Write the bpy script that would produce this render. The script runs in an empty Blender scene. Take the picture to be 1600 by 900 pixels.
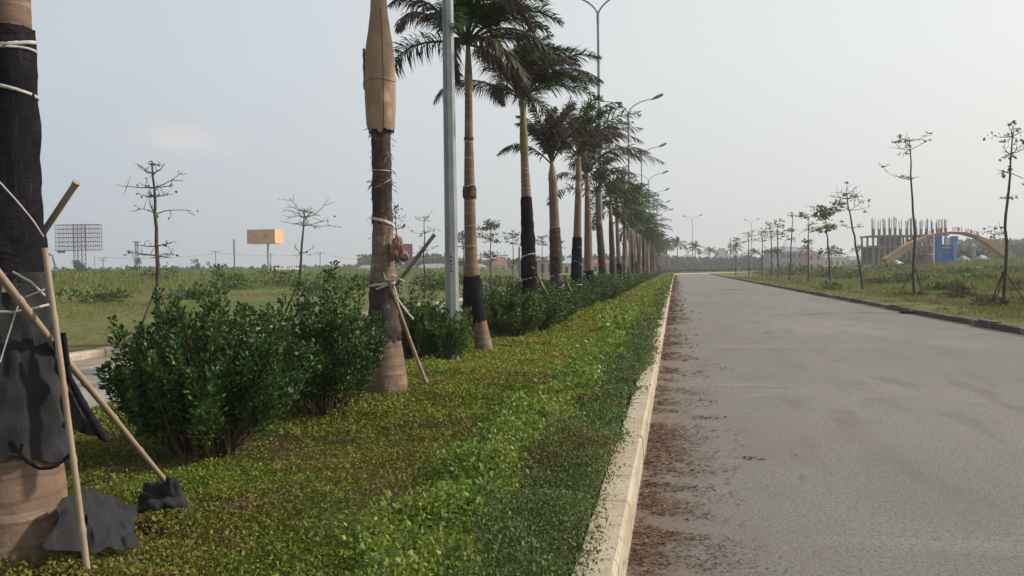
import bpy, math
import numpy as np
from mathutils import Matrix, Vector

# ---------------------------------------------------------------- camera, sky, sun, exposure
scene = bpy.context.scene
col = scene.collection
R = math.radians
F = 1400.0                      # focal length in pixels of a 1600 px wide frame
EYE = 1.5
YAW, PITCH, ROLL = R(10.33), R(1.16), R(0.8)
cam = bpy.data.cameras.new("camera")
cam.sensor_width = 36.0
cam.lens = F / 1600.0 * 36.0
cam.clip_start = 0.05
cam.clip_end = 6000
camo = bpy.data.objects.new("camera", cam)
col.objects.link(camo)
CM = Matrix.Translation((0, 0, EYE)) @ Matrix.Rotation(YAW, 4, 'Z') @ Matrix.Rotation(math.pi / 2 - PITCH, 4, 'X') @ Matrix.Rotation(-ROLL, 4, 'Z')
camo.matrix_world = CM
scene.camera = camo

SUN_DIR = Vector((0.90, 0.30, 0.0)).normalized()
SUN_EL = R(36)
world = bpy.data.worlds.new("World")
scene.world = world
world.use_nodes = True
wt = world.node_tree
wt.nodes.clear()
def wn(t, **k):
    n = wt.nodes.new(t)
    for a, b in k.items():
        setattr(n, a, b)
    return n
sky = wn('ShaderNodeTexSky', sky_type='NISHITA')
sky.sun_disc = False
sky.sun_elevation = SUN_EL
sky.sun_rotation = math.atan2(SUN_DIR.x, SUN_DIR.y)
sky.air_density = 1.5
sky.dust_density = 6.0
hs = wn('ShaderNodeHueSaturation')
hs.inputs['Saturation'].default_value = 0.35
wt.links.new(sky.outputs[0], hs.inputs['Color'])
bgs = wn('ShaderNodeBackground')
bgs.inputs['Strength'].default_value = 0.012
wt.links.new(hs.outputs[0], bgs.inputs['Color'])
# thin hazy overcast: pale veil, slightly bluer to the upper left, whiter to the right and low down
tc = wn('ShaderNodeTexCoord')
sep = wn('ShaderNodeSeparateXYZ')
wt.links.new(tc.outputs['Generated'], sep.inputs[0])
mrx = wn('ShaderNodeMapRange')
mrx.inputs['From Min'].default_value = -0.72; mrx.inputs['From Max'].default_value = 0.35
wt.links.new(sep.outputs['X'], mrx.inputs['Value'])
mix1 = wn('ShaderNodeMix', data_type='RGBA')
mix1.inputs['A'].default_value = (0.545, 0.61, 0.69, 1)
mix1.inputs['B'].default_value = (0.875, 0.90, 0.87, 1)
wt.links.new(mrx.outputs[0], mix1.inputs['Factor'])
mrz = wn('ShaderNodeMapRange')
mrz.inputs['From Min'].default_value = 0.0; mrz.inputs['From Max'].default_value = 0.22
wt.links.new(sep.outputs['Z'], mrz.inputs['Value'])
mix2 = wn('ShaderNodeMix', data_type='RGBA')
low = wn('ShaderNodeMix', data_type='RGBA', blend_type='MULTIPLY')
low.inputs['Factor'].default_value = 1.0
low.inputs['B'].default_value = (0.90, 0.885, 0.865, 1)
wt.links.new(mix1.outputs['Result'], low.inputs['A']); wt.links.new(low.outputs['Result'], mix2.inputs['A'])
wt.links.new(mrz.outputs[0], mix2.inputs['Factor'])
wt.links.new(mix1.outputs['Result'], mix2.inputs['B'])
# one faint cloud low on the left + very soft veil variation
def raydir(px, py):
    return (CM.to_3x3() @ Vector(((px - 800) / F, (450 - py) / F, -1))).normalized()
cd = raydir(290, 222)
cmap = wn('ShaderNodeMapping'); cmap.vector_type = 'POINT'
cmap.inputs['Location'].default_value = (-cd.x, -cd.y, -cd.z)
wt.links.new(tc.outputs['Generated'], cmap.inputs['Vector'])
sc2 = wn('ShaderNodeVectorMath', operation='MULTIPLY')
sc2.inputs[1].default_value = (14, 14, 52)
wt.links.new(cmap.outputs[0], sc2.inputs[0])
ln = wn('ShaderNodeVectorMath', operation='LENGTH')
wt.links.new(sc2.outputs[0], ln.inputs[0])
nz = wn('ShaderNodeTexNoise')
nz.inputs['Scale'].default_value = 26; nz.inputs['Detail'].default_value = 5
wt.links.new(tc.outputs['Generated'], nz.inputs['Vector'])
sub = wn('ShaderNodeMath', operation='MULTIPLY_ADD')
sub.inputs[1].default_value = 2.2
wt.links.new(nz.outputs['Fac'], sub.inputs[0]); wt.links.new(ln.outputs['Value'], sub.inputs[2])
mrc = wn('ShaderNodeMapRange', interpolation_type='SMOOTHSTEP')
mrc.inputs['From Min'].default_value = 2.2; mrc.inputs['From Max'].default_value = 1.2
mrc.inputs['To Max'].default_value = 0.8
wt.links.new(sub.outputs[0], mrc.inputs['Value'])
mix3 = wn('ShaderNodeMix', data_type='RGBA')
mix3.inputs['B'].default_value = (0.72, 0.70, 0.71, 1)
wt.links.new(mrc.outputs[0], mix3.inputs['Factor']); wt.links.new(mix2.outputs['Result'], mix3.inputs['A'])
bgv = wn('ShaderNodeBackground')
dim = wn('ShaderNodeMapRange', interpolation_type='SMOOTHSTEP')      # the veil thins towards the zenith
dim.inputs['From Min'].default_value = 0.30; dim.inputs['From Max'].default_value = 0.95
dim.inputs['To Min'].default_value = 0.93; dim.inputs['To Max'].default_value = 0.42
wt.links.new(sep.outputs['Z'], dim.inputs['Value'])
dt = wn('ShaderNodeVectorMath', operation='DOT_PRODUCT')                # and it is dimmer away from the sun
dt.inputs[1].default_value = SUN_DIR
wt.links.new(tc.outputs['Generated'], dt.inputs[0])
dm = wn('ShaderNodeMapRange', interpolation_type='SMOOTHSTEP')
dm.inputs['From Min'].default_value = -1.0; dm.inputs['From Max'].default_value = -0.42
dm.inputs['To Min'].default_value = 0.35; dm.inputs['To Max'].default_value = 1.0
wt.links.new(dt.outputs['Value'], dm.inputs['Value'])
mm = wn('ShaderNodeMath', operation='MULTIPLY')
wt.links.new(dim.outputs[0], mm.inputs[0]); wt.links.new(dm.outputs[0], mm.inputs[1]); wt.links.new(mm.outputs[0], bgv.inputs['Strength'])
wt.links.new(mix3.outputs['Result'], bgv.inputs['Color'])
add = wn('ShaderNodeAddShader')
wt.links.new(bgs.outputs[0], add.inputs[0]); wt.links.new(bgv.outputs[0], add.inputs[1])
wo = wn('ShaderNodeOutputWorld')
wt.links.new(add.outputs[0], wo.inputs[0])

sl = bpy.data.lights.new("sun", 'SUN')
sl.energy = 4.3
sl.angle = R(3)
sl.color = (1.0, 0.90, 0.76)
so = bpy.data.objects.new("sun", sl)
col.objects.link(so)
sv = Vector((SUN_DIR.x * math.cos(SUN_EL), SUN_DIR.y * math.cos(SUN_EL), math.sin(SUN_EL)))
so.rotation_euler = sv.to_track_quat('Z', 'Y').to_euler()
scene.view_settings.view_transform = 'Standard'
scene.view_settings.look = 'None'
scene.view_settings.exposure = 0.0
scene.view_settings.gamma = 1.0
scene.render.engine = 'CYCLES'
scene.cycles.max_bounces = 6
scene.cycles.diffuse_bounces = 3
scene.cycles.transmission_bounces = 3
scene.cycles.volume_bounces = 0
scene.cycles.use_denoising = True

# ---------------------------------------------------------------- helpers
def gp(px, py, h=0.0):
    """point of the photo on the horizontal level h"""
    d = raydir(px, py)
    t = (h - EYE) / d.z
    return np.array((d.x * t, d.y * t, h))
def ad(px, py, z):
    """point of the photo at depth z in front of the camera"""
    v = CM @ Vector(((px - 800) / F * z, (450 - py) / F * z, -z))
    return np.array(v)

class G:
    """collects geometry and links it as ONE mesh object"""
    def __init__(self):
        self.V = []; self.Q = []; self.n = 0
    def add(self, v, f):
        v = np.asarray(v, float).reshape(-1, 3)
        self.V.append(v)
        if isinstance(f, np.ndarray):
            self.Q.append(f + self.n)
        else:
            for a in f:
                self.Q.append(np.array([a]) + self.n)
        self.n += len(v)
    def box(self, c, s, rz=0.0, M=None):
        x, y, z = [k / 2 for k in s]
        v = np.array([(-x, -y, -z), (x, -y, -z), (x, y, -z), (-x, y, -z), (-x, -y, z), (x, -y, z), (x, y, z), (-x, y, z)])
        if M is not None:
            v = v @ np.array(M).T
        elif rz:
            ca, sa = math.cos(rz), math.sin(rz)
            v = np.stack([v[:, 0] * ca - v[:, 1] * sa, v[:, 0] * sa + v[:, 1] * ca, v[:, 2]], 1)
        self.add(v + np.array(c), np.array([(0, 3, 2, 1), (4, 5, 6, 7), (0, 1, 5, 4), (1, 2, 6, 5), (2, 3, 7, 6), (3, 0, 4, 7)]))
        return self
    def tube(self, pts, rad, seg=8, jit=None, rng=None, cap=True):
        pts = np.asarray(pts, float); n = len(pts)
        rad = np.broadcast_to(np.asarray(rad, float), (n,))
        T = np.gradient(pts, axis=0)
        T /= np.linalg.norm(T, axis=1)[:, None] + 1e-9
        u = np.cross(T[0], (0, 0, 1) if abs(T[0][2]) < .9 else (1, 0, 0)); u /= np.linalg.norm(u)
        rings = []
        for i in range(n):
            u = u - T[i] * np.dot(u, T[i]); u /= np.linalg.norm(u)
            w = np.cross(T[i], u)
            a = np.arange(seg) * 2 * math.pi / seg
            r = rad[i] * np.ones(seg)
            if jit is not None:
                r = r * (1 + jit[i % len(jit), :seg])
            rings.append(pts[i] + (np.cos(a) * r)[:, None] * u + (np.sin(a) * r)[:, None] * w)
        v = np.concatenate(rings)
        i = np.arange(n - 1)[:, None] * seg; j = np.arange(seg)[None]; k = (j + 1) % seg
        f = np.stack([i + j, i + k, i + seg + k, i + seg + j], -1).reshape(-1, 4)
        self.add(v, f)
        if cap:
            self.add(rings[0][::-1], [tuple(range(seg))])
            self.add(rings[-1], [tuple(range(seg))])
        return self
    def leaves(self, P, D, S, L, W, fold=0.15):
        """diamond leaves: base P, unit direction D, unit side S, length L, half width W"""
        P = np.asarray(P); n = len(P)
        L = np.broadcast_to(L, (n,))[:, None]; W = np.broadcast_to(W, (n,))[:, None]
        N = np.cross(D, S)
        v = np.stack([P, P + D * L * .5 + S * W + N * W * fold, P + D * L, P + D * L * .45 - S * W + N * W * fold], 1).reshape(-1, 3)
        self.add(v, np.arange(n * 4).reshape(-1, 4))
        return self
    def grid(self, X):
        X = np.asarray(X); a, b = X.shape[:2]
        i = np.arange(a - 1)[:, None] * b; j = np.arange(b - 1)[None]
        f = np.stack([i + j, i + j + b, i + j + b + 1, i + j + 1], -1).reshape(-1, 4)
        self.add(X.reshape(-1, 3), f)
        return self
    def build(self, name, mat, parent=None, smooth=True, sharp=None):
        V = np.concatenate(self.V)
        if parent is not None:
            o = parent
            off = np.zeros(3)
            while o is not None:
                off += np.array(o.location); o = o.parent
            V = V - off
        me = bpy.data.meshes.new(name)
        me.vertices.add(len(V)); me.vertices.foreach_set('co', V.ravel().astype(np.float32))
        L = np.concatenate([q.ravel() for q in self.Q]); ns = np.concatenate([np.full(len(q), q.shape[1]) for q in self.Q])
        me.loops.add(len(L)); me.loops.foreach_set('vertex_index', L.astype(np.int32))
        me.polygons.add(len(ns))
        st = np.concatenate([[0], np.cumsum(ns)[:-1]])
        me.polygons.foreach_set('loop_start', st.astype(np.int32))
        me.polygons.foreach_set('loop_total', ns.astype(np.int32))
        me.polygons.foreach_set('use_smooth', np.full(len(ns), bool(smooth)))
        me.update(calc_edges=True)
        me.materials.append(mat)
        ob = bpy.data.objects.new(name, me)
        col.objects.link(ob)
        ob.parent = parent
        return ob

def tag(o, label=None, cat=None, group=None, kind=None):
    if label: o['label'] = label
    if cat: o['category'] = cat
    if group: o['group'] = group
    if kind: o['kind'] = kind
    return o
def empty(name, loc, label=None, cat=None, group=None):
    o = bpy.data.objects.new(name, None)
    o.empty_display_size = 0.2
    o.location = [float(a) for a in loc]
    col.objects.link(o)
    return tag(o, label, cat, group)
def solo(g, name, mat, loc, label, cat, group=None, smooth=True):
    """a thing that is one mesh, with its origin at its base"""
    o = g.build(name, mat, None, smooth)
    off = np.array(loc, float)
    me = o.data
    co = np.empty(len(me.vertices) * 3, np.float32); me.vertices.foreach_get('co', co)
    co = co.reshape(-1, 3) - off
    me.vertices.foreach_set('co', co.ravel().astype(np.float32)); me.update()
    o.location = off
    return tag(o, label, cat, group)
def copy_thing(src, loc, rz=0.0, s=1.0, label=None, group=None, tilt=(0, 0)):
    c = src.copy(); col.objects.link(c)
    c.location = [float(a) for a in loc]; c.rotation_euler = (tilt[0], tilt[1], rz); c.scale = (s, s, s) if np.isscalar(s) else s
    if label: c['label'] = label
    if group: c['group'] = group
    for ch in KIDS.get(src.name, list(src.children)):
        d = ch.copy(); col.objects.link(d); d.parent = c
        for g2 in list(ch.children):
            e = g2.copy(); col.objects.link(e); e.parent = d
    return c
KIDS = {}

def unit(v):
    v = np.asarray(v, float)
    return v / (np.linalg.norm(v, axis=-1, keepdims=True) + 1e-9)
def rand_unit(rng, n):
    return unit(rng.normal(size=(n, 3)))
def side_of(D, rng):
    return unit(np.cross(D, rand_unit(rng, len(D))))
def vnoise(x, y, s, seed=0):
    """cheap smooth value noise for placement"""
    r = np.random.default_rng(seed); T = r.random((64, 64))
    x = np.asarray(x) / s; y = np.asarray(y) / s
    xi = np.floor(x).astype(int); yi = np.floor(y).astype(int)
    fx = x - xi; fy = y - yi
    fx = fx * fx * (3 - 2 * fx); fy = fy * fy * (3 - 2 * fy)
    g = lambda a, b: T[a % 64, b % 64]
    return (g(xi, yi) * (1 - fx) + g(xi + 1, yi) * fx) * (1 - fy) + (g(xi, yi + 1) * (1 - fx) + g(xi + 1, yi + 1) * fx) * fy

# ---------------------------------------------------------------- materials
def mat(name, base, rough=0.8, noise=None, bump=None, rings=None, island=0.0, trans=0.0, spec=0.3, metal=0.0, extra=None):
    """noise = list of (scale, colour, low, high); bump = (scale, strength)"""
    m = bpy.data.materials.new(name); m.use_nodes = True
    t = m.node_tree; n = t.nodes; l = t.links; n.clear()
    out = n.new('ShaderNodeOutputMaterial'); p = n.new('ShaderNodeBsdfPrincipled')
    p.inputs['Roughness'].default_value = rough
    p.inputs['Specular IOR Level'].default_value = spec
    p.inputs['Metallic'].default_value = metal
    geo = n.new('ShaderNodeNewGeometry')
    tcn = n.new('ShaderNodeTexCoord')
    src = tcn.outputs['Object']
    c = n.new('ShaderNodeRGB'); c.outputs[0].default_value = (*base, 1); cur = c.outputs[0]
    for i, it in enumerate(noise or []):
        sc, cc, lo, hi = it[:4]; st = it[4] if len(it) > 4 else None
        z = n.new('ShaderNodeTexNoise'); z.inputs['Scale'].default_value = sc; z.inputs['Detail'].default_value = 5; z.inputs['Roughness'].default_value = .6
        if st:
            mp = n.new('ShaderNodeMapping'); mp.inputs['Scale'].default_value = st; mp.inputs['Location'].default_value = (i * 3.1, i * 7.7, 0)
            l.new(src, mp.inputs['Vector']); l.new(mp.outputs[0], z.inputs['Vector'])
        else:
            mp = n.new('ShaderNodeMapping'); mp.inputs['Location'].default_value = (i * 13.1, i * 7.7, i * 5.0)
            l.new(src, mp.inputs['Vector']); l.new(mp.outputs[0], z.inputs['Vector'])
        mr = n.new('ShaderNodeMapRange'); mr.interpolation_type = 'SMOOTHSTEP'
        mr.inputs['From Min'].default_value = lo; mr.inputs['From Max'].default_value = hi
        l.new(z.outputs['Fac'], mr.inputs['Value'])
        mx = n.new('ShaderNodeMix'); mx.data_type = 'RGBA'; mx.inputs['B'].default_value = (*cc, 1)
        l.new(mr.outputs[0], mx.inputs['Factor']); l.new(cur, mx.inputs['A']); cur = mx.outputs['Result']
    if rings:
        sc, cc, amt, thick = rings
        w = n.new('ShaderNodeTexWave'); w.wave_type = 'BANDS'; w.bands_direction = 'Z'
        w.inputs['Scale'].default_value = sc; w.inputs['Distortion'].default_value = 2.5; w.inputs['Detail'].default_value = 3; w.inputs['Detail Scale'].default_value = 2.0
        l.new(src, w.inputs['Vector'])
        mr = n.new('ShaderNodeMapRange'); mr.inputs['From Min'].default_value = thick; mr.inputs['From Max'].default_value = 1; mr.inputs['To Max'].default_value = amt
        l.new(w.outputs['Fac'], mr.inputs['Value'])
        mx = n.new('ShaderNodeMix'); mx.data_type = 'RGBA'; mx.inputs['B'].default_value = (*cc, 1)
        l.new(mr.outputs[0], mx.inputs['Factor']); l.new(cur, mx.inputs['A']); cur = mx.outputs['Result']
    if island:
        h = n.new('ShaderNodeHueSaturation')
        mv = n.new('ShaderNodeMapRange'); mv.inputs['To Min'].default_value = 1 - island; mv.inputs['To Max'].default_value = 1 + island * 1.15
        l.new(geo.outputs['Random Per Island'], mv.inputs['Value']); l.new(mv.outputs[0], h.inputs['Value'])
        wn1 = n.new('ShaderNodeTexWhiteNoise'); wn1.noise_dimensions = '1D'; l.new(geo.outputs['Random Per Island'], wn1.inputs['W'])
        mh = n.new('ShaderNodeMapRange'); mh.inputs['To Min'].default_value = .5 - island * .055; mh.inputs['To Max'].default_value = .5 + island * .03
        l.new(wn1.outputs[0], mh.inputs['Value']); l.new(mh.outputs[0], h.inputs['Hue'])
        l.new(cur, h.inputs['Color']); cur = h.outputs[0]
    l.new(cur, p.inputs['Base Color'])
    if bump:
        z = n.new('ShaderNodeTexNoise'); z.inputs['Scale'].default_value = bump[0]; z.inputs['Detail'].default_value = 8; z.inputs['Roughness'].default_value = .7
        l.new(src, z.inputs['Vector'])
        b = n.new('ShaderNodeBump'); b.inputs['Strength'].default_value = bump[1]; b.inputs['Distance'].default_value = bump[2] if len(bump) > 2 else .02
        l.new(z.outputs['Fac'], b.inputs['Height']); l.new(b.outputs[0], p.inputs['Normal'])
    if trans:
        tr = n.new('ShaderNodeBsdfTranslucent'); l.new(cur, tr.inputs['Color'])
        ms = n.new('ShaderNodeMixShader'); ms.inputs[0].default_value = trans
        l.new(p.outputs[0], ms.inputs[1]); l.new(tr.outputs[0], ms.inputs[2]); l.new(ms.outputs[0], out.inputs[0])
    else:
        l.new(p.outputs[0], out.inputs[0])
    return m

M = {}
M['road'] = mat('road_surface', (.192, .184, .174), .9, [(.35, (.180, .168, .157), .42, .60), (.22, (.255, .243, .230), .48, .68, (1, .28, 1)), (1.3, (.160, .150, .141), .50, .66, (1.6, .35, 1)), (.9, (.235, .222, .208), .56, .68, (.25, 1.2, 1)),
    (34, (.135, .125, .117), .46, .64), (100, (.37, .35, .33), .54, .64), (75, (.085, .08, .075), .56, .66), (.8, (.17, .162, .152), .63, .68, (.5, 1.6, 1))], bump=(140, .8, .008))
M['road_left'] = mat('left_road_surface', (.27, .26, .25), .9, [(.5, (.33, .32, .31), .45, .6), (60, (.2, .19, .18), .5, .7)], bump=(150, .4, .005))
M['dust'] = mat('pink_dust', (.30, .235, .185), .95, [(3, (.26, .22, .18), .4, .6), (30, (.2, .15, .11), .5, .7)], bump=(60, .5))
M['kerb'] = mat('kerb_concrete', (.46, .395, .31), .92, [(2.2, (.38, .315, .24), .42, .60, (1, .6, 3)), (7, (.27, .22, .165), .55, .66, (3, 5, .25)), (12, (.25, .205, .155), .55, .7, (1, .5, 2)), (70, (.56, .51, .43), .55, .7)], bump=(45, .6, .01))
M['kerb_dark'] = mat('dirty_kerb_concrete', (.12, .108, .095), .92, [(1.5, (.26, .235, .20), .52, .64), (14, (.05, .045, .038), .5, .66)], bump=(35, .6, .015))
M['soil'] = mat('planted_soil', (.085, .085, .022), .95, [(2.2, (.06, .042, .02), .46, .6), (.6, (.06, .085, .018), .5, .6), (30, (.035, .028, .012), .5, .65)], bump=(40, .8, .03))
M['field_l'] = mat('left_field_ground', (.16, .16, .055), .95, [(.09, (.11, .15, .04), .45, .58), (.22, (.155, .115, .055), .5, .62, (1, .5, 1)), (3, (.06, .07, .022), .5, .65)], bump=(6, .8, .1))
M['field_r'] = mat('right_field_ground', (.15, .165, .048), .95, [(.15, (.14, .12, .05), .45, .6), (.5, (.065, .10, .022), .48, .62), (4, (.14, .105, .06), .55, .7)], bump=(6, .8, .1))
M['far_ground'] = mat('far_ground', (.12, .125, .05), .95, [(.02, (.10, .10, .045), .4, .6)])
M['cover'] = mat('ground_cover_leaf', (.180, .172, .032), .6, [(.9, (.120, .150, .018), .46, .56), (1.7, (.165, .125, .05), .52, .66), (.38, (.130, .190, .022), .54, .62)], island=.5, trans=.3)
M['cover_far'] = mat('lush_ground_cover_leaf', (.195, .245, .034), .6, [(.5, (.235, .235, .045), .46, .60), (1.3, (.14, .215, .024), .52, .62), (2.2, (.16, .135, .04), .60, .72)], island=.4, trans=.35)
M['bright'] = mat('bright_border_leaf', (.150, .245, .038), .5, [(1.6, (.23, .275, .05), .48, .6), (3.2, (.065, .155, .025), .52, .64)], island=.45, trans=.35, spec=.4)
M['edge'] = mat('dark_edge_leaf', (.10, .155, .048), .6, [(1.1, (.14, .155, .05), .5, .62), (2.5, (.10, .075, .035), .6, .7)], island=.5, trans=.25)
M['grass_l'] = mat('left_field_grass', (.20, .235, .062), .8, [(.07, (.15, .22, .045), .45, .58), (.16, (.25, .21, .10), .52, .62), (.6, (.13, .17, .04), .5, .62)], island=.22, trans=.35)
M['grass_r'] = mat('right_field_grass', (.21, .23, .065), .8, [(.12, (.21, .18, .08), .45, .58), (.4, (.12, .185, .038), .48, .60), (1.1, (.17, .125, .07), .58, .68)], island=.4, trans=.25)
M['shrub'] = mat('shrub_leaf', (.036, .085, .019), .5, [(2.4, (.075, .135, .028), .48, .62)], island=.6, trans=.2, spec=.35)
M['hedge'] = mat('hedge_leaf', (.058, .112, .024), .5, [(1.4, (.088, .145, .028), .48, .62)], island=.6, trans=.22, spec=.4)
M['stem'] = mat('woody_stem', (.13, .085, .055), .9, [(9, (.07, .05, .035), .45, .6)])
M['trunk'] = mat('palm_trunk', (.225, .150, .108), .85, [(1.8, (.165, .108, .078), .42, .62), (9, (.14, .09, .065), .5, .68, (1, 1, .3)), (2.5, (.30, .225, .17), .56, .70), (7, (.28, .21, .16), .58, .68, (.3, .3, 3))], bump=(26, .5, .012), rings=(3.1, (.10, .065, .048), .5, .86))
M['trunk_grey'] = mat('grey_palm_trunk', (.20, .15, .125), .88, [(1.3, (.17, .11, .085), .45, .6), (9, (.15, .11, .09), .5, .68, (1, 1, .25)), (2.2, (.33, .27, .22), .56, .66)], bump=(26, .5, .015), rings=(3.6, (.10, .068, .055), .5, .82))
M['sheath'] = mat('dry_leaf_sheath', (.36, .25, .172), .75, [(1.5, (.27, .185, .128), .42, .62), (14, (.27, .19, .12), .5, .7, (1, 1, .12)), (5, (.47, .35, .24), .58, .7)], bump=(30, .3, .01))
M['shaft'] = mat('green_crownshaft', (.13, .155, .045), .5, [(3, (.19, .16, .06), .45, .65), (12, (.09, .10, .03), .5, .7, (1, 1, .15))])
M['shaft_dry'] = mat('dry_crownshaft', (.26, .19, .13), .7, [(3, (.17, .12, .085), .45, .65), (14, (.14, .10, .07), .5, .7, (1, 1, .15))])
M['wrap'] = mat('dark_shade_cloth', (.013, .012, .018), .9, [(3.5, (.026, .022, .027), .45, .62), (70, (.008, .008, .011), .45, .6, (.25, .25, 2.2)), (22, (.034, .030, .037), .56, .74, (2.5, 2.5, .3))], bump=(110, .5, .006), spec=.08)
M['cloth'] = mat('grey_shade_cloth', (.025, .025, .029), .85, [(8, (.018, .018, .021), .45, .62), (160, (.030, .030, .034), .45, .6, (3, 1, 1)), (2.0, (.048, .048, .053), .5, .68)], bump=(120, .7, .008))
M['fibre'] = mat('frayed_fibre', (.075, .055, .047), .95, [(4, (.03, .026, .03), .45, .6), (10, (.16, .115, .085), .56, .68)], island=.5, bump=(40, .8, .02))
M['tie'] = mat('pale_tie', (.50, .49, .46), .8, [(14, (.36, .34, .31), .45, .65)])
M['rag'] = mat('faded_pink_rag', (.34, .20, .16), .85, [(9, (.17, .09, .08), .45, .62)], bump=(30, .5))
M['bamboo'] = mat('bamboo', (.33, .255, .19), .6, [(5, (.30, .215, .15), .45, .62, (1, 1, .4)), (26, (.21, .15, .11), .56, .7, (1, 1, .3))], bump=(40, .2, .005))
M['bamboo_grey'] = mat('weathered_bamboo', (.25, .22, .18), .7, [(5, (.16, .14, .12), .45, .62), (26, (.12, .10, .08), .56, .7)])
M['frond'] = mat('green_frond', (.045, .085, .024), .5, [(1.2, (.065, .105, .025), .45, .65)], island=.5, trans=.22, spec=.35)
M['frond_dry'] = mat('withered_frond', (.105, .085, .074), .8, [(1.5, (.095, .085, .062), .42, .6), (3, (.15, .108, .095), .52, .66)], island=.4, trans=.2)
M['pole'] = mat('galvanised_steel', (.30, .32, .335), .5, [(1.2, (.25, .27, .285), .45, .6), (9, (.36, .375, .385), .55, .7)], metal=.35)
M['lamp'] = mat('grey_lamp_housing', (.18, .19, .195), .5, [(6, (.14, .145, .15), .45, .6)], metal=.2)
M['glass'] = mat('lamp_glass', (.55, .56, .55), .2, [(6, (.45, .46, .45), .45, .6)])
M['blue_paint'] = mat('blue_paint', (.03, .12, .42), .6, [(1, (.04, .17, .50), .45, .6)])
M['blue_mark'] = mat('blue_stencil', (.05, .07, .22), .7, [(30, (.2, .22, .3), .5, .6)])
M['light_blue'] = mat('pale_blue_paint', (.15, .32, .58), .6, [(1, (.10, .26, .52), .45, .6)])
M['litter'] = mat('reddish_leaf_litter', (.155, .098, .064), .9, [(2, (.115, .072, .05), .45, .6), (5, (.22, .13, .08), .55, .65)], island=.6)
M['litter_dark'] = mat('dark_dry_leaf', (.045, .032, .025), .9, [(20, (.10, .07, .05), .5, .6)], island=.4)
M['bark'] = mat('young_bark', (.095, .078, .062), .9, [(6, (.055, .045, .037), .45, .6)], bump=(30, .5))
M['leafy'] = mat('young_tree_leaf', (.12, .16, .06), .6, [(1, (.125, .125, .05), .45, .6)], island=.5, trans=.35)
M['flower'] = mat('dry_leaf_clump', (.12, .09, .06), .8, [(2, (.09, .07, .05), .45, .6)], island=.4, trans=.2)
M['orange'] = mat('faded_orange_sheet', (.58, .31, .13), .7, [(.25, (.50, .27, .12), .45, .6)])
M['orange_side'] = mat('sunlit_orange_sheet', (.72, .45, .22), .7, [(.3, (.66, .40, .19), .45, .6)])  # paler than the face: sunlight on the box side put into the colour
M['orange_mark'] = mat('faded_print', (.28, .17, .12), .8, [(.8, (.36, .22, .14), .45, .6)])
M['steel_dark'] = mat('rusted_steel', (.13, .09, .10), .8, [(.5, (.09, .065, .075), .45, .6)])
M['red_board'] = mat('dull_red_board', (.42, .06, .09), .7, [(.4, (.22, .06, .10), .45, .6)])
M['violet_board'] = mat('dull_violet_print', (.21, .11, .23), .7, [(.6, (.28, .17, .28), .45, .6)])
M['concrete'] = mat('raw_concrete', (.19, .18, .17), .9, [(.3, (.19, .18, .17), .45, .6), (2, (.14, .135, .13), .56, .7)])
M['rebar'] = mat('rusty_rebar', (.20, .16, .14), .9, [(.5, (.15, .11, .09), .45, .6)])
M['net'] = mat('blue_safety_net', (.045, .065, .13), .8, [(.4, (.03, .04, .08), .45, .6)])
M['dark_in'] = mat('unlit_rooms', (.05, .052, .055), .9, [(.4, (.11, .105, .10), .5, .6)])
M['arch'] = mat('tan_arch_paint', (.46, .31, .17), .75, [(.3, (.40, .26, .14), .45, .6)])
M['arch_red'] = mat('dull_red_arch_band', (.30, .13, .12), .75, [(.3, (.36, .18, .16), .45, .6)])
M['white_paint'] = mat('weathered_white', (.68, .67, .64), .75, [(.5, (.55, .54, .52), .45, .6)])
M['cream'] = mat('cream_render', (.58, .54, .46), .8, [(.3, (.5, .46, .39), .45, .6)])
M['pink'] = mat('pink_render', (.55, .37, .33), .8, [(.3, (.48, .33, .30), .45, .6)])
M['greyblue'] = mat('grey_blue_render', (.33, .35, .40), .8, [(.3, (.28, .30, .35), .45, .6)])
M['window'] = mat('dark_window', (.05, .06, .08), .3, [(1, (.08, .09, .11), .45, .6)])
M['roof_red'] = mat('red_tile_roof', (.30, .13, .10), .85, [(.5, (.23, .10, .08), .45, .6)])
M['roof_grey'] = mat('grey_sheet_roof', (.30, .31, .33), .7, [(.5, (.24, .25, .27), .45, .6)])
M['roof_blue'] = mat('pale_blue_roof', (.34, .44, .50), .7, [(.5, (.28, .38, .44), .45, .6)])
M['woods'] = mat('far_tree_leaf', (.040, .062, .030), .8, [(.05, (.06, .08, .035), .45, .6)], island=.4, trans=.15)
M['bush'] = mat('field_bush_leaf', (.10, .155, .045), .6, [(.7, (.08, .12, .035), .45, .6)], island=.5, trans=.25)
M['brush'] = mat('dry_brush', (.155, .105, .07), .9, [(2, (.10, .07, .05), .45, .6)], island=.4)
M['yellow'] = mat('excavator_yellow', (.55, .42, .16), .6, [(.6, (.42, .31, .13), .45, .6)])
M['cable'] = mat('dark_cable', (.10, .10, .105), .7, [(1, (.08, .08, .085), .45, .6)])

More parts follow.
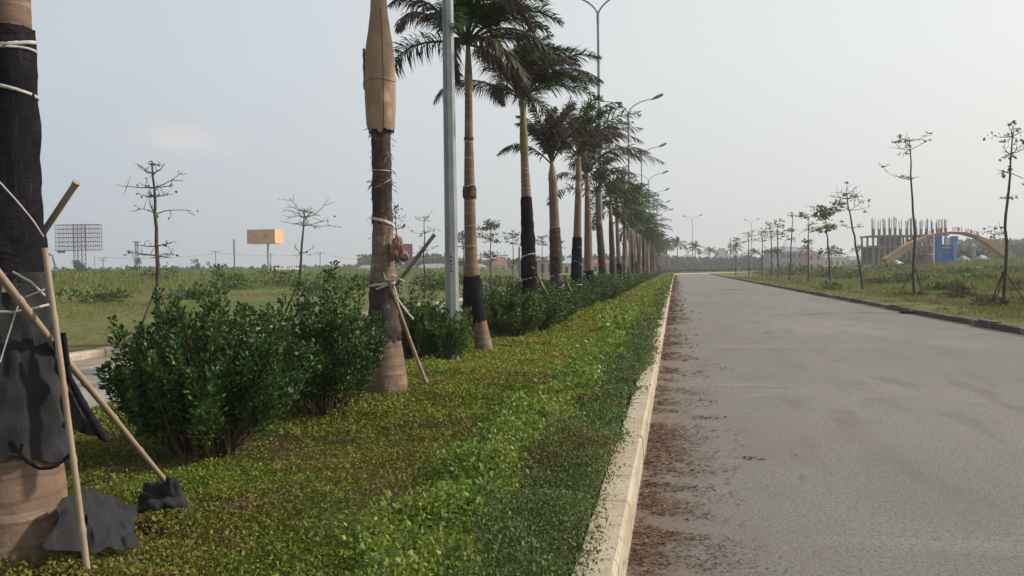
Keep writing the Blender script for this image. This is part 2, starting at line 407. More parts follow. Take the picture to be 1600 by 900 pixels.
# ---------------------------------------------------------------- the road's line: straight, then a bend to the right
S0, RAD, TH = 185.0, 80.0, R(78)
CX, CY = RAD, S0
EX, EY = RAD - RAD * math.cos(TH), S0 + RAD * math.sin(TH)
DX, DY = math.sin(TH), math.cos(TH)
def path(s, off=0.0):
    """point and heading (angle from +Y towards +X) at distance s along the line, off metres to the right"""
    if s <= S0:
        return off, s, 0.0
    a = (s - S0) / RAD
    if a <= TH:
        r = RAD - off
        return CX - r * math.cos(a), CY + r * math.sin(a), a
    t = s - S0 - RAD * TH
    return EX + DX * t + DY * off, EY + DY * t - DX * off, TH
def offset_of(x, y):
    x = np.asarray(x, float); y = np.asarray(y, float)
    o1 = x
    dx, dy = x - CX, y - CY
    o2 = RAD - np.hypot(dx, dy)
    th = np.arctan2(dy, -dx)
    o3 = (x - EX) * DY - (y - EY) * DX
    return np.where(y <= S0, o1, np.where(th < TH, o2, o3))
SS = np.concatenate([np.arange(-30, S0, 5.0), S0 + np.arange(0, RAD * TH, 3.0), S0 + RAD * TH + np.arange(0, 500, 20.0)])
def ribbon(name, m, offs, zs, kind='structure', s_from=-30, s_to=900, jit=0.0, step=None):
    ss = SS if step is None else np.concatenate([np.arange(-6, 60, step), SS[SS > 60]])
    ss = ss[(ss >= s_from) & (ss <= s_to)]
    rng = np.random.default_rng(5)
    rows = []
    for s in ss:
        row = []
        for o, z in zip(offs, zs):
            x, y, _ = path(s, o + rng.normal() * jit)
            row.append((x, y, z + rng.normal() * jit))
        rows.append(row)
    g = G(); g.grid(np.array(rows))
    o = g.build(name, m, None, smooth=False)
    o['kind'] = kind
    return o
# ground to the horizon
g = G(); g.add([(-3000, -3000, -.12), (3000, -3000, -.12), (3000, 3000, -.12), (-3000, 3000, -.12)], [(0, 1, 2, 3)])
g.build('ground', M['far_ground'], None)['kind'] = 'structure'
ribbon('road', M['road'], (-.26, 7.15), (0, 0))
ribbon('road_far_side', M['road_left'], (-10.4, -5.5), (0, 0))
ribbon('dirt_edge', M['dust'], (-10.45, -9.9, -9.6), (.006, .006, .004), jit=0)
# kerbs, cast in blocks with joints
def kerb(name, m, o_in, o_out, h, top_w, seglen=1.0, s0=-4, s1=200, wob=.0015):
    rng = np.random.default_rng(8)
    g = G()
    s = s0
    side = 1 if o_out > o_in else -1
    while s < s1:
        L = seglen if s < 60 else seglen * 6
        gap = .006 if s < 60 else 0.0
        d = rng.normal(0, wob, 2)
        hh = h + rng.normal() * wob
        prof = [(o_in, -.02), (o_in + side * .012, hh - .025), (o_in + side * .03, hh), (o_in + side * top_w, hh), (o_in + side * top_w, -.02)]
        A = []; B = []
        for o, z in prof:
            x, y, _ = path(s + gap * .5, o + d[0]); A.append((x, y, z))
            x, y, _ = path(s + L, o + d[1]); B.append((x, y, z))
        g.grid(np.array([A, B]))
        g.add(A, [tuple(range(5))]); g.add(B[::-1], [tuple(range(5))])
        s += L
    o = g.build(name, m, None, smooth=False)
    o['kind'] = 'structure'
    return o
kerb('kerb', M['kerb'], -.25, -.45, .20, .19, s1=330)
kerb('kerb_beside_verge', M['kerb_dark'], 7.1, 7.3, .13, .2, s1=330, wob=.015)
kerb('kerb_of_far_road', M['kerb'], -5.55, -5.4, .15, -.2, s1=330)
kerb('kerb_of_left_field', M['kerb'], -10.4, -10.7, .13, .25, s0=0, s1=260, wob=.02)
# gutter line of paler concrete at the foot of the right kerb
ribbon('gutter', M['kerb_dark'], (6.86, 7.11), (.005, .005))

# median bed
def bed():
    ss = np.concatenate([np.arange(-2, 30, .35), np.arange(30, 185, 3), SS[SS >= S0]])
    offs = np.concatenate([[-5.58], np.linspace(-5.5, -.46, 15), [-.44]])
    rows = []
    for s in ss:
        r = []
        for i, o in enumerate(offs):
            x, y, _ = path(s, o)
            z = .17 + .035 * (vnoise(x, y, .9, 3) - .5) + .05 * (vnoise(x, y, 3.1, 4) - .5) - (0.06 if i in (0, len(offs) - 1) else 0)
            r.append((x, y, z))
        rows.append(r)
    g = G(); g.grid(np.array(rows)); o = g.build('median_soil', M['soil'], None); o['kind'] = 'structure'
bed()
# verges and fields
ribbon('verge', M['field_r'], (7.28, 8.2, 9.0), (.11, .14, .10))
ribbon('verge_of_far_road', M['field_l'], (-10.6, -11.6, -12.6), (.10, .12, .08))
def terr(x, y):
    """height of the rough fields"""
    off = offset_of(x, y)
    u = np.where(off > 0, off - 8.4, -11.8 - off)
    n = vnoise(x, y, 9, 11) * .6 + vnoise(x, y, 3.2, 12) * .25 + vnoise(x, y, 27, 13) * .9
    sm = np.clip((u - 3) / 40, 0, 1); sm = sm * sm * (3 - 2 * sm)
    h = .08 + sm * (.25 + .55 * n) + .10 * np.clip(u / 4, 0, 1) * vnoise(x, y, 1.7, 14)
    return np.where(u < -.3, -.06, h), off
def field(name, m, x0, x1, nx, y0, y1, ny, sign):
    X, Y = np.meshgrid(np.sign(1) * np.linspace(0, 1, nx) ** 1.6 * (x1 - x0) + x0, np.linspace(0, 1, ny) ** 1.4 * (y1 - y0) + y0)
    Z, off = terr(X, Y)
    ok = (off > 7.7) if sign > 0 else (off < -11.1)
    P = np.stack([X, Y, Z], -1)
    f = []
    idx = np.arange(nx * ny).reshape(ny, nx)
    a = np.stack([idx[:-1, :-1], idx[:-1, 1:], idx[1:, 1:], idx[1:, :-1]], -1).reshape(-1, 4)
    keep = ok.ravel()[a].all(1)
    g = G(); g.add(P.reshape(-1, 3), a[keep])
    o = g.build(name, m, None); o['kind'] = 'structure'
field('right_field', M['field_r'], 7.8, 190, 170, -20, 275, 190, 1)
field('left_field', M['field_l'], -11.2, -330, 180, -20, 420, 170, -1)

# ---------------------------------------------------------------- plant cover (nobody could count it)
rng = np.random.default_rng(42)
def scatter_bed(o0, o1, s0, s1, dens, size, hgt, g, up=.55, seed=1, patch=None, ragged=0.0):
    r = np.random.default_rng(seed)
    n = int(abs(o1 - o0) * (s1 - s0) * dens)
    o = r.uniform(min(o0, o1), max(o0, o1), n); s = r.uniform(s0, s1, n)
    if ragged:
        o = o + (vnoise(s, s * 0, .7, seed + 7) - .5) * ragged + r.normal(0, .06, n)
    xy = np.array([path(a, b)[:2] for a, b in zip(s, o)]) if s1 > S0 else np.stack([o, s], 1)
    x, y = xy[:, 0], xy[:, 1]
    if patch is not None:
        k = r.random(n) < patch(x, y); x, y, o, s = x[k], y[k], o[k], s[k]; n = len(x)
    z = .17 + .035 * (vnoise(x, y, .9, 3) - .5) + .05 * (vnoise(x, y, 3.1, 4) - .5)
    lump = vnoise(x, y, .28, seed + 3) * .6 + vnoise(x, y, .9, seed + 4) * .6
    z = z + r.random(n) ** .7 * hgt * (.15 + 1.9 * lump ** 2)
    D = rand_unit(r, n); D[:, 2] = np.abs(D[:, 2]) * up + .1; D = unit(D)
    S = side_of(D, r)
    L = size * r.uniform(.6, 1.35, n)
    g.leaves(np.stack([x, y, z], 1), D, S, L, L * .27)
bare = lambda x, y: np.clip(.45 + 1.6 * (vnoise(x, y, .55, 60) * .6 + vnoise(x, y, 1.6, 61) * .5 - .30), .25, 1)
g = G()
scatter_bed(-5.45, -1.25, 1.8, 6.5, 8500, .023, .055, g, seed=1, patch=bare)
scatter_bed(-5.45, -1.2, 6.5, 11, 4200, .031, .06, g, seed=2, patch=bare)
tag(g.build('ground_cover', M['cover'], None), 'low olive ground cover with brown patches filling the near end of the median bed', 'ground cover', kind='stuff')
g = G()
scatter_bed(-5.45, -1.2, 7.6, 11.5, 900, .034, .075, g, seed=8)
scatter_bed(-5.45, -.9, 11, 22, 1500, .048, .07, g, seed=3, patch=bare)
scatter_bed(-5.45, -.6, 22, 60, 260, .11, .08, g, seed=4)
scatter_bed(-5.45, -.5, 60, 200, 60, .22, .10, g, seed=5)
scatter_bed(-5.45, -.5, 200, 380, 25, .35, .12, g, seed=6)
tag(g.build('ground_cover', M['cover_far'], None), 'lusher yellow green ground cover on the median from the second palm onwards', 'ground cover', kind='stuff')
g = G()
scatter_bed(-1.34, -.86, 1.8, 7, 7000, .031, .19, g, up=.9, seed=11, ragged=.35)
scatter_bed(-1.34, -.86, 7, 14, 3200, .042, .16, g, up=.9, seed=12, ragged=.3)
scatter_bed(-1.45, -.9, 14, 30, 500, .09, .12, g, up=.9, seed=13, ragged=.3)
scatter_bed(-5.55, -5.1, 4, 20, 900, .06, .15, g, up=.9, seed=14, ragged=.3)
scatter_bed(-5.55, -5.1, 20, 60, 150, .12, .12, g, up=.9, seed=15, ragged=.3)
tag(g.build('border_plants', M['bright'], None), 'taller bright green leafy border running along the median bed', 'border plants', kind='stuff')
g = G()
scatter_bed(-.92, -.45, 1.8, 7, 15000, .019, .11, g, up=1.2, seed=21, ragged=.09)
scatter_bed(-.92, -.42, 7, 15, 5500, .029, .10, g, up=1.2, seed=22, ragged=.14)
scatter_bed(-.92, -.42, 15, 40, 900, .06, .08, g, up=1.2, seed=23, ragged=.12)
scatter_bed(-.9, -.42, 40, 190, 120, .14, .08, g, up=1.2, seed=24, ragged=.1)
tag(g.build('edge_grass', M['edge'], None), 'fine dark green grass strip spilling onto the pale kerb', 'grass', kind='stuff')

def blades(g, P, hgt, r, nb=4, w=.03, lean=.5):
    n = len(P) * nb
    B = np.repeat(P, nb, 0); H = np.repeat(hgt, nb) * r.uniform(.5, 1.15, n)
    B = B + np.stack([r.normal(0, 1, n) * H * .22, r.normal(0, 1, n) * H * .22, np.zeros(n)], 1)
    D = np.stack([r.normal(0, lean, n), r.normal(0, lean, n), np.ones(n)], 1); D = unit(D)
    S = unit(np.cross(D, rand_unit(r, n)))
    g.leaves(B - [0, 0, .03], D, S, H, H * w, 0)
def field_grass(name, m, ang0, ang1, r0, r1, n, hfun, keep, seed, label, wd=.045):
    r = np.random.default_rng(seed)
    a = r.uniform(ang0, ang1, n)                      # density falls with distance, blades grow clumpier
    d = r0 * (r1 / r0) ** (r.random(n) ** .8)
    x = np.sin(a) * d; y = np.cos(a) * d
    z, off = terr(x, y)
    k = keep(off, x, y, r.random(n))
    x, y, z, d, off = x[k], y[k], z[k], d[k], off[k]
    h = hfun(x, y, d, off) * r.uniform(.6, 1.3, len(x))
    g = G(); blades(g, np.stack([x, y, np.maximum(z, .06)], 1), h, r, 5, wd, .35)
    return tag(g.build(name, m, None), label, 'grass', kind='stuff')
def hl(x, y, d, off):
    u = -11 - off
    return (.10 + .35 * np.clip((u - 7) / 25, 0, 1) + .55 * np.clip((u - 25) / 35, 0, 1)) * (.45 + 1.1 * vnoise(x, y, 7, 31)) * (.8 + d / 400)
field_grass('left_field_grass', M['grass_l'], R(-70), R(2), 13, 260, 140000, hl, lambda off, x, y, q: off < -10.9, 51, 'rough green and straw coloured grass across the left field')
def hr(x, y, d, off):
    u = off - 7.4
    return (.07 + .30 * np.clip((u - 3.2) / 7, 0, 1) + .40 * np.clip((u - 15) / 20, 0, 1)) * (.4 + 1.2 * vnoise(x, y, 4, 32)) * (.8 + d / 400)
field_grass('right_field_grass', M['grass_r'], R(0), R(38), 12, 230, 110000, hr, lambda off, x, y, q: off > 7.5, 52, 'rough mixed green and brown weeds across the right field')

field_grass('verge_grass', M['grass_r'], R(2), R(36), 12, 120, 90000, lambda x, y, d, off: (.06 + .10 * vnoise(x, y, .9, 35)) * (.8 + d / 70), lambda off, x, y, q: (off > 7.36) & (off < 13), 53, 'short green grass on the right verge behind the kerb', .06)
# reddish litter swept against the left kerb
def litter():
    r = np.random.default_rng(77); g = G()
    for (s0, s1, dens, size) in ((2.2, 6, 3000, .026), (6, 12, 1500, .034), (12, 25, 520, .055), (25, 70, 130, .11), (70, 185, 20, .26)):
        n = int((s1 - s0) * 1.1 * dens)
        s = r.uniform(s0, s1, n); o = -.23 + r.exponential(.18, n)
        cl = vnoise(s + o * .35, o * .7, .22, 71) * .45 + vnoise(s, o, .07, 74) * .25 + vnoise(s, o, .9, 72) * .5
        w = .30 + .33 * vnoise(s, s * 0, 1.6, 73)
        k = (o < .95) & (r.random(n) < np.clip((cl - .50) * 4.2, 0.02, 1) * np.where(o < w, 1, .22))
        s, o = s[k], o[k]; n = len(s)
        D = rand_unit(r, n); D[:, 2] *= .12; D[:, 0] += .4 * np.sign(D[:, 0]); D = unit(D)
        S = unit(np.cross(D, np.array([0, 0, 1.0]) + .5 * rand_unit(r, n)))
        L = size * r.uniform(.5, 1.6, n)
        z = .004 + r.random(n) * .016 * (size / .03) ** .5
        g.leaves(np.stack([o, s, z], 1), D, S, L, L * r.uniform(.08, .22, n))
    tag(g.build('leaf_litter', M['litter'], None), 'reddish brown dry leaf litter swept along the foot of the kerb', 'leaf litter', kind='stuff')
litter()
def stain_road():
    t = M['road'].node_tree; n = t.nodes; l = t.links
    p = [k for k in n if k.type == 'BSDF_PRINCIPLED'][0]; old = p.inputs['Base Color'].links[0].from_socket
    tcn = n.new('ShaderNodeTexCoord'); sx = n.new('ShaderNodeSeparateXYZ'); l.new(tcn.outputs['Object'], sx.inputs[0])
    z = n.new('ShaderNodeTexNoise'); z.inputs['Scale'].default_value = 1.6; z.inputs['Detail'].default_value = 7; z.inputs['Roughness'].default_value = .7; l.new(tcn.outputs['Object'], z.inputs['Vector'])
    m1 = n.new('ShaderNodeMath'); m1.operation = 'MULTIPLY_ADD'; m1.inputs[1].default_value = 1.3; l.new(z.outputs['Fac'], m1.inputs[0]); l.new(sx.outputs['X'], m1.inputs[2])
    mr = n.new('ShaderNodeMapRange'); mr.interpolation_type = 'SMOOTHSTEP'; mr.inputs['From Min'].default_value = .95; mr.inputs['From Max'].default_value = .36; mr.inputs['To Max'].default_value = .75; l.new(m1.outputs[0], mr.inputs['Value'])
    mx = n.new('ShaderNodeMix'); mx.data_type = 'RGBA'; mx.inputs['B'].default_value = (.17, .125, .095, 1); l.new(mr.outputs[0], mx.inputs['Factor']); l.new(old, mx.inputs['A']); l.new(mx.outputs['Result'], p.inputs['Base Color'])
stain_road()
def dead_leaf(px, py, n, spread, m, label, name='fallen_leaf', size=.045):
    r = np.random.default_rng(px)
    c = gp(px, py, 0.0); g = G()
    P = c + np.stack([r.normal(0, spread, n), r.normal(0, spread * .6, n), r.uniform(.004, .02, n)], 1)
    D = rand_unit(r, n); D[:, 2] *= .25; D = unit(D); S = unit(np.cross(D, [0, 0, 1.0]) + .3 * rand_unit(r, n))
    L = size * r.uniform(.6, 1.6, n)
    g.leaves(P, D, S, L, L * .22)
    solo(g, name, m, (c[0], c[1], 0), label, 'fallen leaves', 'dry leaf scraps lying on the road')
dead_leaf(1103, 653, 46, .085, M['litter'], 'reddish brown scrap of dry leaves on the road beside the litter strip', size=.05)
dead_leaf(1183, 717, 16, .075, M['litter_dark'], 'dark curled leaf scrap on the open asphalt, nearest one right of the kerb', size=.05)
dead_leaf(1136, 578, 9, .06, M['litter_dark'], 'small dark leaf scrap on the road, farthest of the leaf scraps', size=.05)
dead_leaf(1105, 626, 10, .07, M['litter_dark'], 'small dark leaf scrap just beyond the reddish one on the road', size=.05)
dead_leaf(1060, 836, 12, .05, M['litter_dark'], 'dark leaf scrap beside the litter at the bottom of the road', size=.035)
dead_leaf(1210, 893, 3, .03, M['litter_dark'], 'single tiny dark scrap on the asphalt at the bottom edge', size=.02)

# ---------------------------------------------------------------- shrubs
def make_shrub(seed, H, W, shoots, per, leaf, m, lowleaf=.32):
    """vase shaped shrub: many shoots from one base, leaves set round each shoot"""
    r = np.random.default_rng(seed)
    e = empty('shrub', (0, 0, 0))
    st = G(); lf = G()
    for i in range(shoots):
        a = r.uniform(0, 2 * math.pi); q = math.sqrt((i + .5) / shoots)
        out = q * W / 2 * r.uniform(.85, 1.12)
        h = H * (1 - .40 * q ** 2.4) * r.uniform(.60, .92)
        if r.random() < .16: h *= 1.30
        b = np.array([math.cos(a), math.sin(a), 0]) * out
        base = np.array([math.cos(a), math.sin(a), 0]) * r.uniform(.03, .24) * W / 1.4
        t = np.linspace(0, 1, 9)[:, None]
        bend = r.normal(0, .04, 3) * np.array([1, 1, 0])
        C = base * (1 - t) + b * (t ** (1.0 - .15 * q)) + np.array([0, 0, 1]) * h * t ** (.88 + .1 * q) + bend * np.sin(t * math.pi)
        if i % 2 == 0 or shoots < 60:
            st.tube(C[:8], np.linspace(.011, .004, 8) * (H / 1.2), 5, cap=False)
        n = per
        tt = 1 - (1 - lowleaf) * r.random(n) ** 1.15
        k = np.clip(tt * 8, 0, 7.999); ki = k.astype(int); fr = (k - ki)[:, None]
        P = C[ki] * (1 - fr) + C[ki + 1] * fr
        T = unit(C[ki + 1] - C[ki])
        rad = (.050 * (1 - tt ** 3) + .020) * H / 1.2
        Q = rand_unit(r, n); Q = unit(Q - T * (Q * T).sum(1)[:, None])
        P = P + Q * (rad * r.random(n) ** .6)[:, None]
        D = unit(Q * .9 + T * .7 + rand_unit(r, n) * .45 + [0, 0, .15])
        L = leaf * r.uniform(.65, 1.25, n)
        lf.leaves(P, D, side_of(D, r), L, L * .25, .3)
    lf.build('foliage', m, e); st.build('stems', M['stem'], e)
    return e
def keep_src(e):
    KIDS[e.name] = list(e.children)
    return e
def put(e, loc, rz=0, s=1, label=None, cat='shrub', group=None):
    e.location = [float(a) for a in loc]; e.rotation_euler = (0, 0, rz); e.scale = (s, s, s) if np.isscalar(s) else s
    tag(e, label, cat, group)
    return e
GZ = .16
shA = make_shrub(101, 1.30, 1.46, 170, 200, .041, M['shrub'])
put(shA, (*gp(325, 712, GZ)[:2], GZ), 0, 1, 'big dark leafy shrub nearest the camera, between the first two palms')
bpos = gp(500, 654, GZ)
shB = make_shrub(102, 1.32, 1.24, 115, 175, .044, M['shrub'])
put(shB, (bpos[0], bpos[1] + .05, GZ), 0, 1, 'dark shrub with splayed bare stems just left of the second palm')
hp = [make_shrub(110 + i, 1.08, 1.5, 120, 120, .055, M['hedge']) for i in range(4)]
fp = [make_shrub(120 + i, 1.05, 1.6, 50, 60, .11, M['hedge']) for i in range(3)]
put(hp[0], (*gp(645, 562, GZ)[:2], GZ), 0, .98, 'mid green shrub behind the second palm and its leaning stake')
put(hp[1], (*gp(693, 569, GZ)[:2], GZ), 1, (.62, .62, .86), 'low shrub left of the foot of the third palm')
c = gp(806, 522, GZ)
put(hp[2], (c[0] - .1, c[1], GZ), 2, .98, 'rounded shrub right behind the third palm, first of the hedge row', group='shrubs of the median hedge')
c = gp(770, 516, GZ)
put(hp[3], (c[0] - .2, c[1] + .5, GZ), 3, .9, 'shrub at the back left of the hedge row behind the third palm', group='shrubs of the median hedge')
for e in hp + fp: keep_src(e)
r = np.random.default_rng(9)
ORD = ['first', 'second', 'third', 'fourth', 'fifth', 'sixth', 'seventh', 'eighth', 'ninth', 'tenth', 'eleventh', 'twelfth', 'thirteenth', 'fourteenth', 'fifteenth', 'sixteenth', 'seventeenth', 'eighteenth', 'nineteenth', 'twentieth']
used = [False] * 3
def seg_name(s):
    if s < 40: return 'between the first and second lamp posts'
    if s < 66: return 'between the second and third lamp posts'
    if s < 92: return 'between the third and fourth lamp posts'
    if s < 185: return 'far along the straight, beyond the fourth lamp post'
    return 'where the median bends away to the right'
s = 17.6; k = 0
while s < 330:
    x, y, a = path(s, -3.12 + r.normal(0, .16))
    loc = (x, y, GZ)
    sc = r.uniform(.85, 1.08); sz = (sc * 1.05, sc * 1.05, sc * r.uniform(.82, 1.08))
    if k < 16:
        lab = ORD[k] + ' shrub of the dense hedge row behind the third palm, counted from the rounded one'
        grp = 'shrubs of the median hedge'
    else:
        lab = 'dark green hedge shrub ' + seg_name(s); grp = 'hedge shrubs ' + seg_name(s)
    if s < 42:
        copy_thing(hp[r.integers(4)], loc, r.uniform(0, 6), sz, lab, grp)
    else:
        j = r.integers(3)
        if not used[j]:
            used[j] = True; put(fp[j], loc, 0, 1, lab, 'shrub', grp)
        else:
            copy_thing(fp[j], loc, r.uniform(0, 6), sz, lab, grp)
    s += r.uniform(.85, 1.1) if s < 60 else (r.uniform(1.1, 1.5) if s < S0 else 2.0)
    k += 1

# ---------------------------------------------------------------- royal palms
WIND = np.array([1.0, -.12, 0.0])
def frond(r, p0, az, el, L, dry, e, curve=1.0, nl=64, wind=.6):
    """one frond: arching rachis with two-ranked, drooping leaflets"""
    n = 16
    d = np.array([math.cos(az) * math.cos(el), math.sin(az) * math.cos(el), math.sin(el)])
    p = np.array(p0, float); C = [p.copy()]; ds = L / (n - 1)
    for i in range(n - 1):
        t = i / (n - 1)
        g_ = (.03 + .20 * t) * curve * (1.35 if dry else 1)
        d = unit(d + np.array([0, 0, -g_]) + WIND * wind * .13 * (0.3 + t))
        p = p + d * ds; C.append(p.copy())
    C = np.array(C); T = unit(np.gradient(C, axis=0))
    G_ = G().tube(C, np.linspace(.026, .004, n), 6, cap=False)
    t = np.linspace(.20, .995, nl); t = np.repeat(t, 2 if nl < 50 else 4)
    m = len(t); t = np.clip(t + r.normal(0, .008, m), .18, .999)
    k = np.clip(t * (n - 1), 0, n - 1.001); ki = k.astype(int); fr = (k - ki)[:, None]
    P = C[ki] * (1 - fr) + C[ki + 1] * fr; TT = unit(T[ki] * (1 - fr) + T[ki + 1] * fr)
    S = unit(np.cross(TT, [0, 0, 1.0])); U = np.cross(S, TT)
    sg = np.where(np.arange(m) % 2 == 0, 1, -1)[:, None]
    rank = r.uniform(-.55, .75, m)[:, None]
    ll = L * .23 * np.sin(math.pi * np.clip(t, .1, .985)) ** .55 * r.uniform(.75, 1.15, m)
    if dry:
        D = unit(TT * .9 + S * sg * r.uniform(.15, .7, (m, 1)) + U * rank * .4 + [0, 0, -.55] + r.normal(0, .18, (m, 3)))
    else:
        D = unit(TT * .62 + S * sg * .85 + U * rank + r.normal(0, .07, (m, 3)) * 1.6 + WIND * wind * .35)
    W = (.0115 if nl >= 50 else .023 if nl >= 40 else .030 if nl > 20 else .075) * r.uniform(.7, 1.2, m)
    droop = np.array([0, 0, -1.0]) * (.75 if dry else .55) + WIND * wind * .30
    mid = P + D * (ll * .55)[:, None]
    D2 = unit(D + droop * r.uniform(.6, 1.3, (m, 1)))
    tip = mid + D2 * (ll * .5)[:, None]
    B = unit(np.cross(D, U + .3 * r.normal(size=(m, 3)))) * W[:, None]
    v = np.stack([P - B * .5, P + B * .5, mid + B, mid - B, tip], 1).reshape(-1, 3)
    b = np.arange(m)[:, None] * 5
    G_.add(v, np.concatenate([b + [0, 1, 2, 3]]))
    G_.Q.append(np.concatenate([b + [3, 2, 4]]) + G_.n - len(v))
    return G_.build('frond', M['frond_dry'] if dry else M['frond'], e, smooth=False)

def interp(tab, h):
    tab = np.array(tab, float); return np.stack([np.interp(h, tab[:, 0], tab[:, i]) for i in range(1, tab.shape[1])], -1)

def palm(base, prof, top, seed, wraps=(), ties=(), shaft=None, fronds=12, green=.5, L=2.4, tmat='trunk', wind=.7, el_rng=(80, 5), curve=1.0, nl=64, seg=20, label=None, group=None, lean=(0, 0)):
    """prof rows: height, radius, dx, dy of the trunk axis"""
    r = np.random.default_rng(seed)
    e = empty('palm_tree', base, label, 'palm tree', group)
    bx, by, bz = base
    def axis(h):
        q = interp(prof, h); return np.stack([bx + q[..., 1], by + q[..., 2], bz + h], -1), q[..., 0]
    def sheath(h0, h1, extra, m, name, nn=None, rag=0.0, wr=.04, seg_=None):
        nn = nn or max(6, int((h1 - h0) / .05)); sg = seg_ or seg
        h = np.linspace(h0, h1, nn)
        P, rad = axis(h)
        ex = np.interp(h, [h0, h0 + .03, h1 - .03, h1], [extra, extra, extra, max(extra * .5, 0)]) if extra else 0
        jit = (r.random((nn, sg)) - .5) * wr
        jit = (jit + np.roll(jit, 1, 0) + np.roll(jit, 1, 1)) / 1.6
        g = G(); g.tube(P, rad + ex, sg, jit, cap=True)
        if rag:
            v = g.V[0]
            v[:sg, 2] += r.normal(0, rag, sg); v[(nn - 1) * sg:nn * sg, 2] += r.normal(0, rag * .6, sg)
        return g.build(name, m, e)
    hs_ = top - (shaft[0] if shaft else 0)
    sheath(-.12, hs_, 0, M[tmat], 'trunk', wr=.02, nn=max(30, int(hs_ / .08)))
    if shaft:
        g = G(); h = np.linspace(hs_ - .02, top, 10); P, rad = axis(h)
        bul = np.interp(np.linspace(0, 1, 10), [0, .1, .35, 1], [.9, 1.15, 1.1, .55])
        g.tube(P, rad * bul, seg, (r.random((10, seg)) - .5) * .03); g.build('crownshaft', M[shaft[1]], e)
    for (h0, h1, ex, m, rag) in wraps:
        sheath(h0, h1, ex, M[m], 'trunk_wrap', rag=rag, wr=.11)
    for (h, w, ex) in ties:
        tt = np.array([-.5, -.35, .35, .5]) * w
        g = G(); P, rad = axis(h + tt); tl = r.normal(0, .03, 2)
        g.tube(P, rad + np.array([ex * .6, ex, ex, ex * .6]), seg, (r.random((4, seg)) - .5) * .05, cap=False)
        v = g.V[0]; v[:, 2] += (v[:, 0] - P[0, 0]) * tl[0] * 6 + (v[:, 1] - P[0, 1]) * tl[1] * 6
        g.build('tie', M['tie'], e)
    P, rad = axis(np.array([top])); p0 = P[0]
    for i in range(fronds):
        q = i / max(1, fronds - 1)
        az = i * 2.4 + r.normal(0, .25)
        el = R(el_rng[0] + (el_rng[1] - el_rng[0]) * q) + r.normal(0, .08)
        dry = r.random() > green if green < 1 else False
        if q < .2 and green > .2: dry = False
        frond(r, p0 + [0, 0, -.08 * q], az, el, L * r.uniform(.82, 1.1) * (1 - .25 * (1 - q) ** 2), dry, e, curve, nl, wind)
    KIDS[e.name] = list(e.children)
    return e

# palm 1 (frame's left edge)
z1 = 4.1
b1 = ad(20, 868, z1); base1 = (b1[0], b1[1], GZ)
rt = np.array(CM.to_3x3() @ Vector((1, 0, 0)))        # the camera's right, to place things beside a trunk
p1prof = [(a_, b_ * (1.0 if a_ < 1 else 1.04), c_ + max(a_, 0) * .011, d_) for a_, b_, c_, d_ in [(-.2, .25, 0, 0), (0, .245, 0, 0), (.25, .232, 0, 0), (.55, .210, .0, 0), (.95, .172, 0, 0), (1.25, .146, 0, 0), (1.65, .124, .005, 0), (1.9, .112, .010, 0), (2.2, .092, .028, 0), (2.6, .078, .032, 0), (3.2, .078, .03, 0), (4.1, .085, .03, 0), (4.9, .07, .04, 0), (5.4, .045, .05, 0)]]
P1 = palm(base1, p1prof, 5.3, 1, wraps=[(1.30, 2.46, .012, 'wrap', .008)], ties=[(2.39, .018, .016), (2.352, .012, .016), (2.175, .016, .016), (1.335, .055, .016)],
          shaft=(1.1, 'shaft_dry'), fronds=12, green=.5, wind=.6, seg=40, label='thick palm trunk in black wrapping at the left edge, crossed by bamboo stakes', group='royal palms along the median')
# its loose lower cloth skirt, flap, cords
rr = np.random.default_rng(3)
def skirt():
    A, B = 64, 26
    a = np.linspace(0, 2 * math.pi, A); t = np.linspace(0, 1, B)
    AA, TT_ = np.meshgrid(a, t)
    h = 1.36 - TT_ * .83
    q = interp(p1prof, h)
    fold = np.sin(AA * 9 + TT_ * 2.0) * .010 * (0.3 + TT_) + np.sin(AA * 5 - 1.5 * TT_ + 2) * .012 * TT_ + (vnoise(AA * 3, TT_ * 4 + 5, .5, 90) - .5) * .045 + np.sin(TT_ * 30 + 3 * vnoise(AA * 2, TT_ * 3, .6, 91)) * .008 * np.clip(1.3 - np.abs(TT_ - .75) * 4, 0, 1)
    rad = q[..., 0] + .024 + .008 * TT_ + fold * .8
    z = h + GZ + (vnoise(AA * 2.2, AA * 0 + 1, .5, 92) - .5) * .10 * TT_ ** 3
    X = base1[0] + q[..., 1] + np.cos(AA) * rad; Y = base1[1] + np.sin(AA) * rad
    X[:, -1] = X[:, 0]; Y[:, -1] = Y[:, 0]; z[:, -1] = z[:, 0]
    g = G(); g.grid(np.stack([X, Y, z], -1)[:, ::-1]); o = g.build('trunk_wrap', M['cloth'], P1)
    o['label'] = 'loose grey shade cloth hanging in folds round the lower trunk'
    KIDS[P1.name].append(o)
skirt()
def cloth_patch(corners, nu, nv, amp, seed, sag=0.0, sc=.12, rag=0.0):
    TL, TR, BR, BL = [np.array(c) for c in corners]
    U, V = np.meshgrid(np.linspace(0, 1, nu), np.linspace(0, 1, nv))
    P = (TL * (1 - U[..., None]) + TR * U[..., None]) * (1 - V[..., None]) + (BL * (1 - U[..., None]) + BR * U[..., None]) * V[..., None]
    n = unit(np.cross(TR - TL, BL - TL))
    d = (vnoise(U * 1.3 + 3, V + 7, sc, seed) - .5) * amp + (vnoise(U + 9, V * .6 + 1, sc * .4, seed + 1) - .5) * amp * .35
    P = P + n * (d[..., None])
    if rag:
        P = P + (vnoise(U * 1.1 + 4, V * 1.1 + 2, .17, seed + 5)[..., None] - .5) * rag * unit(P - P.mean((0, 1)))
    P[..., 2] -= sag * np.sin(math.pi * U) * V
    return P
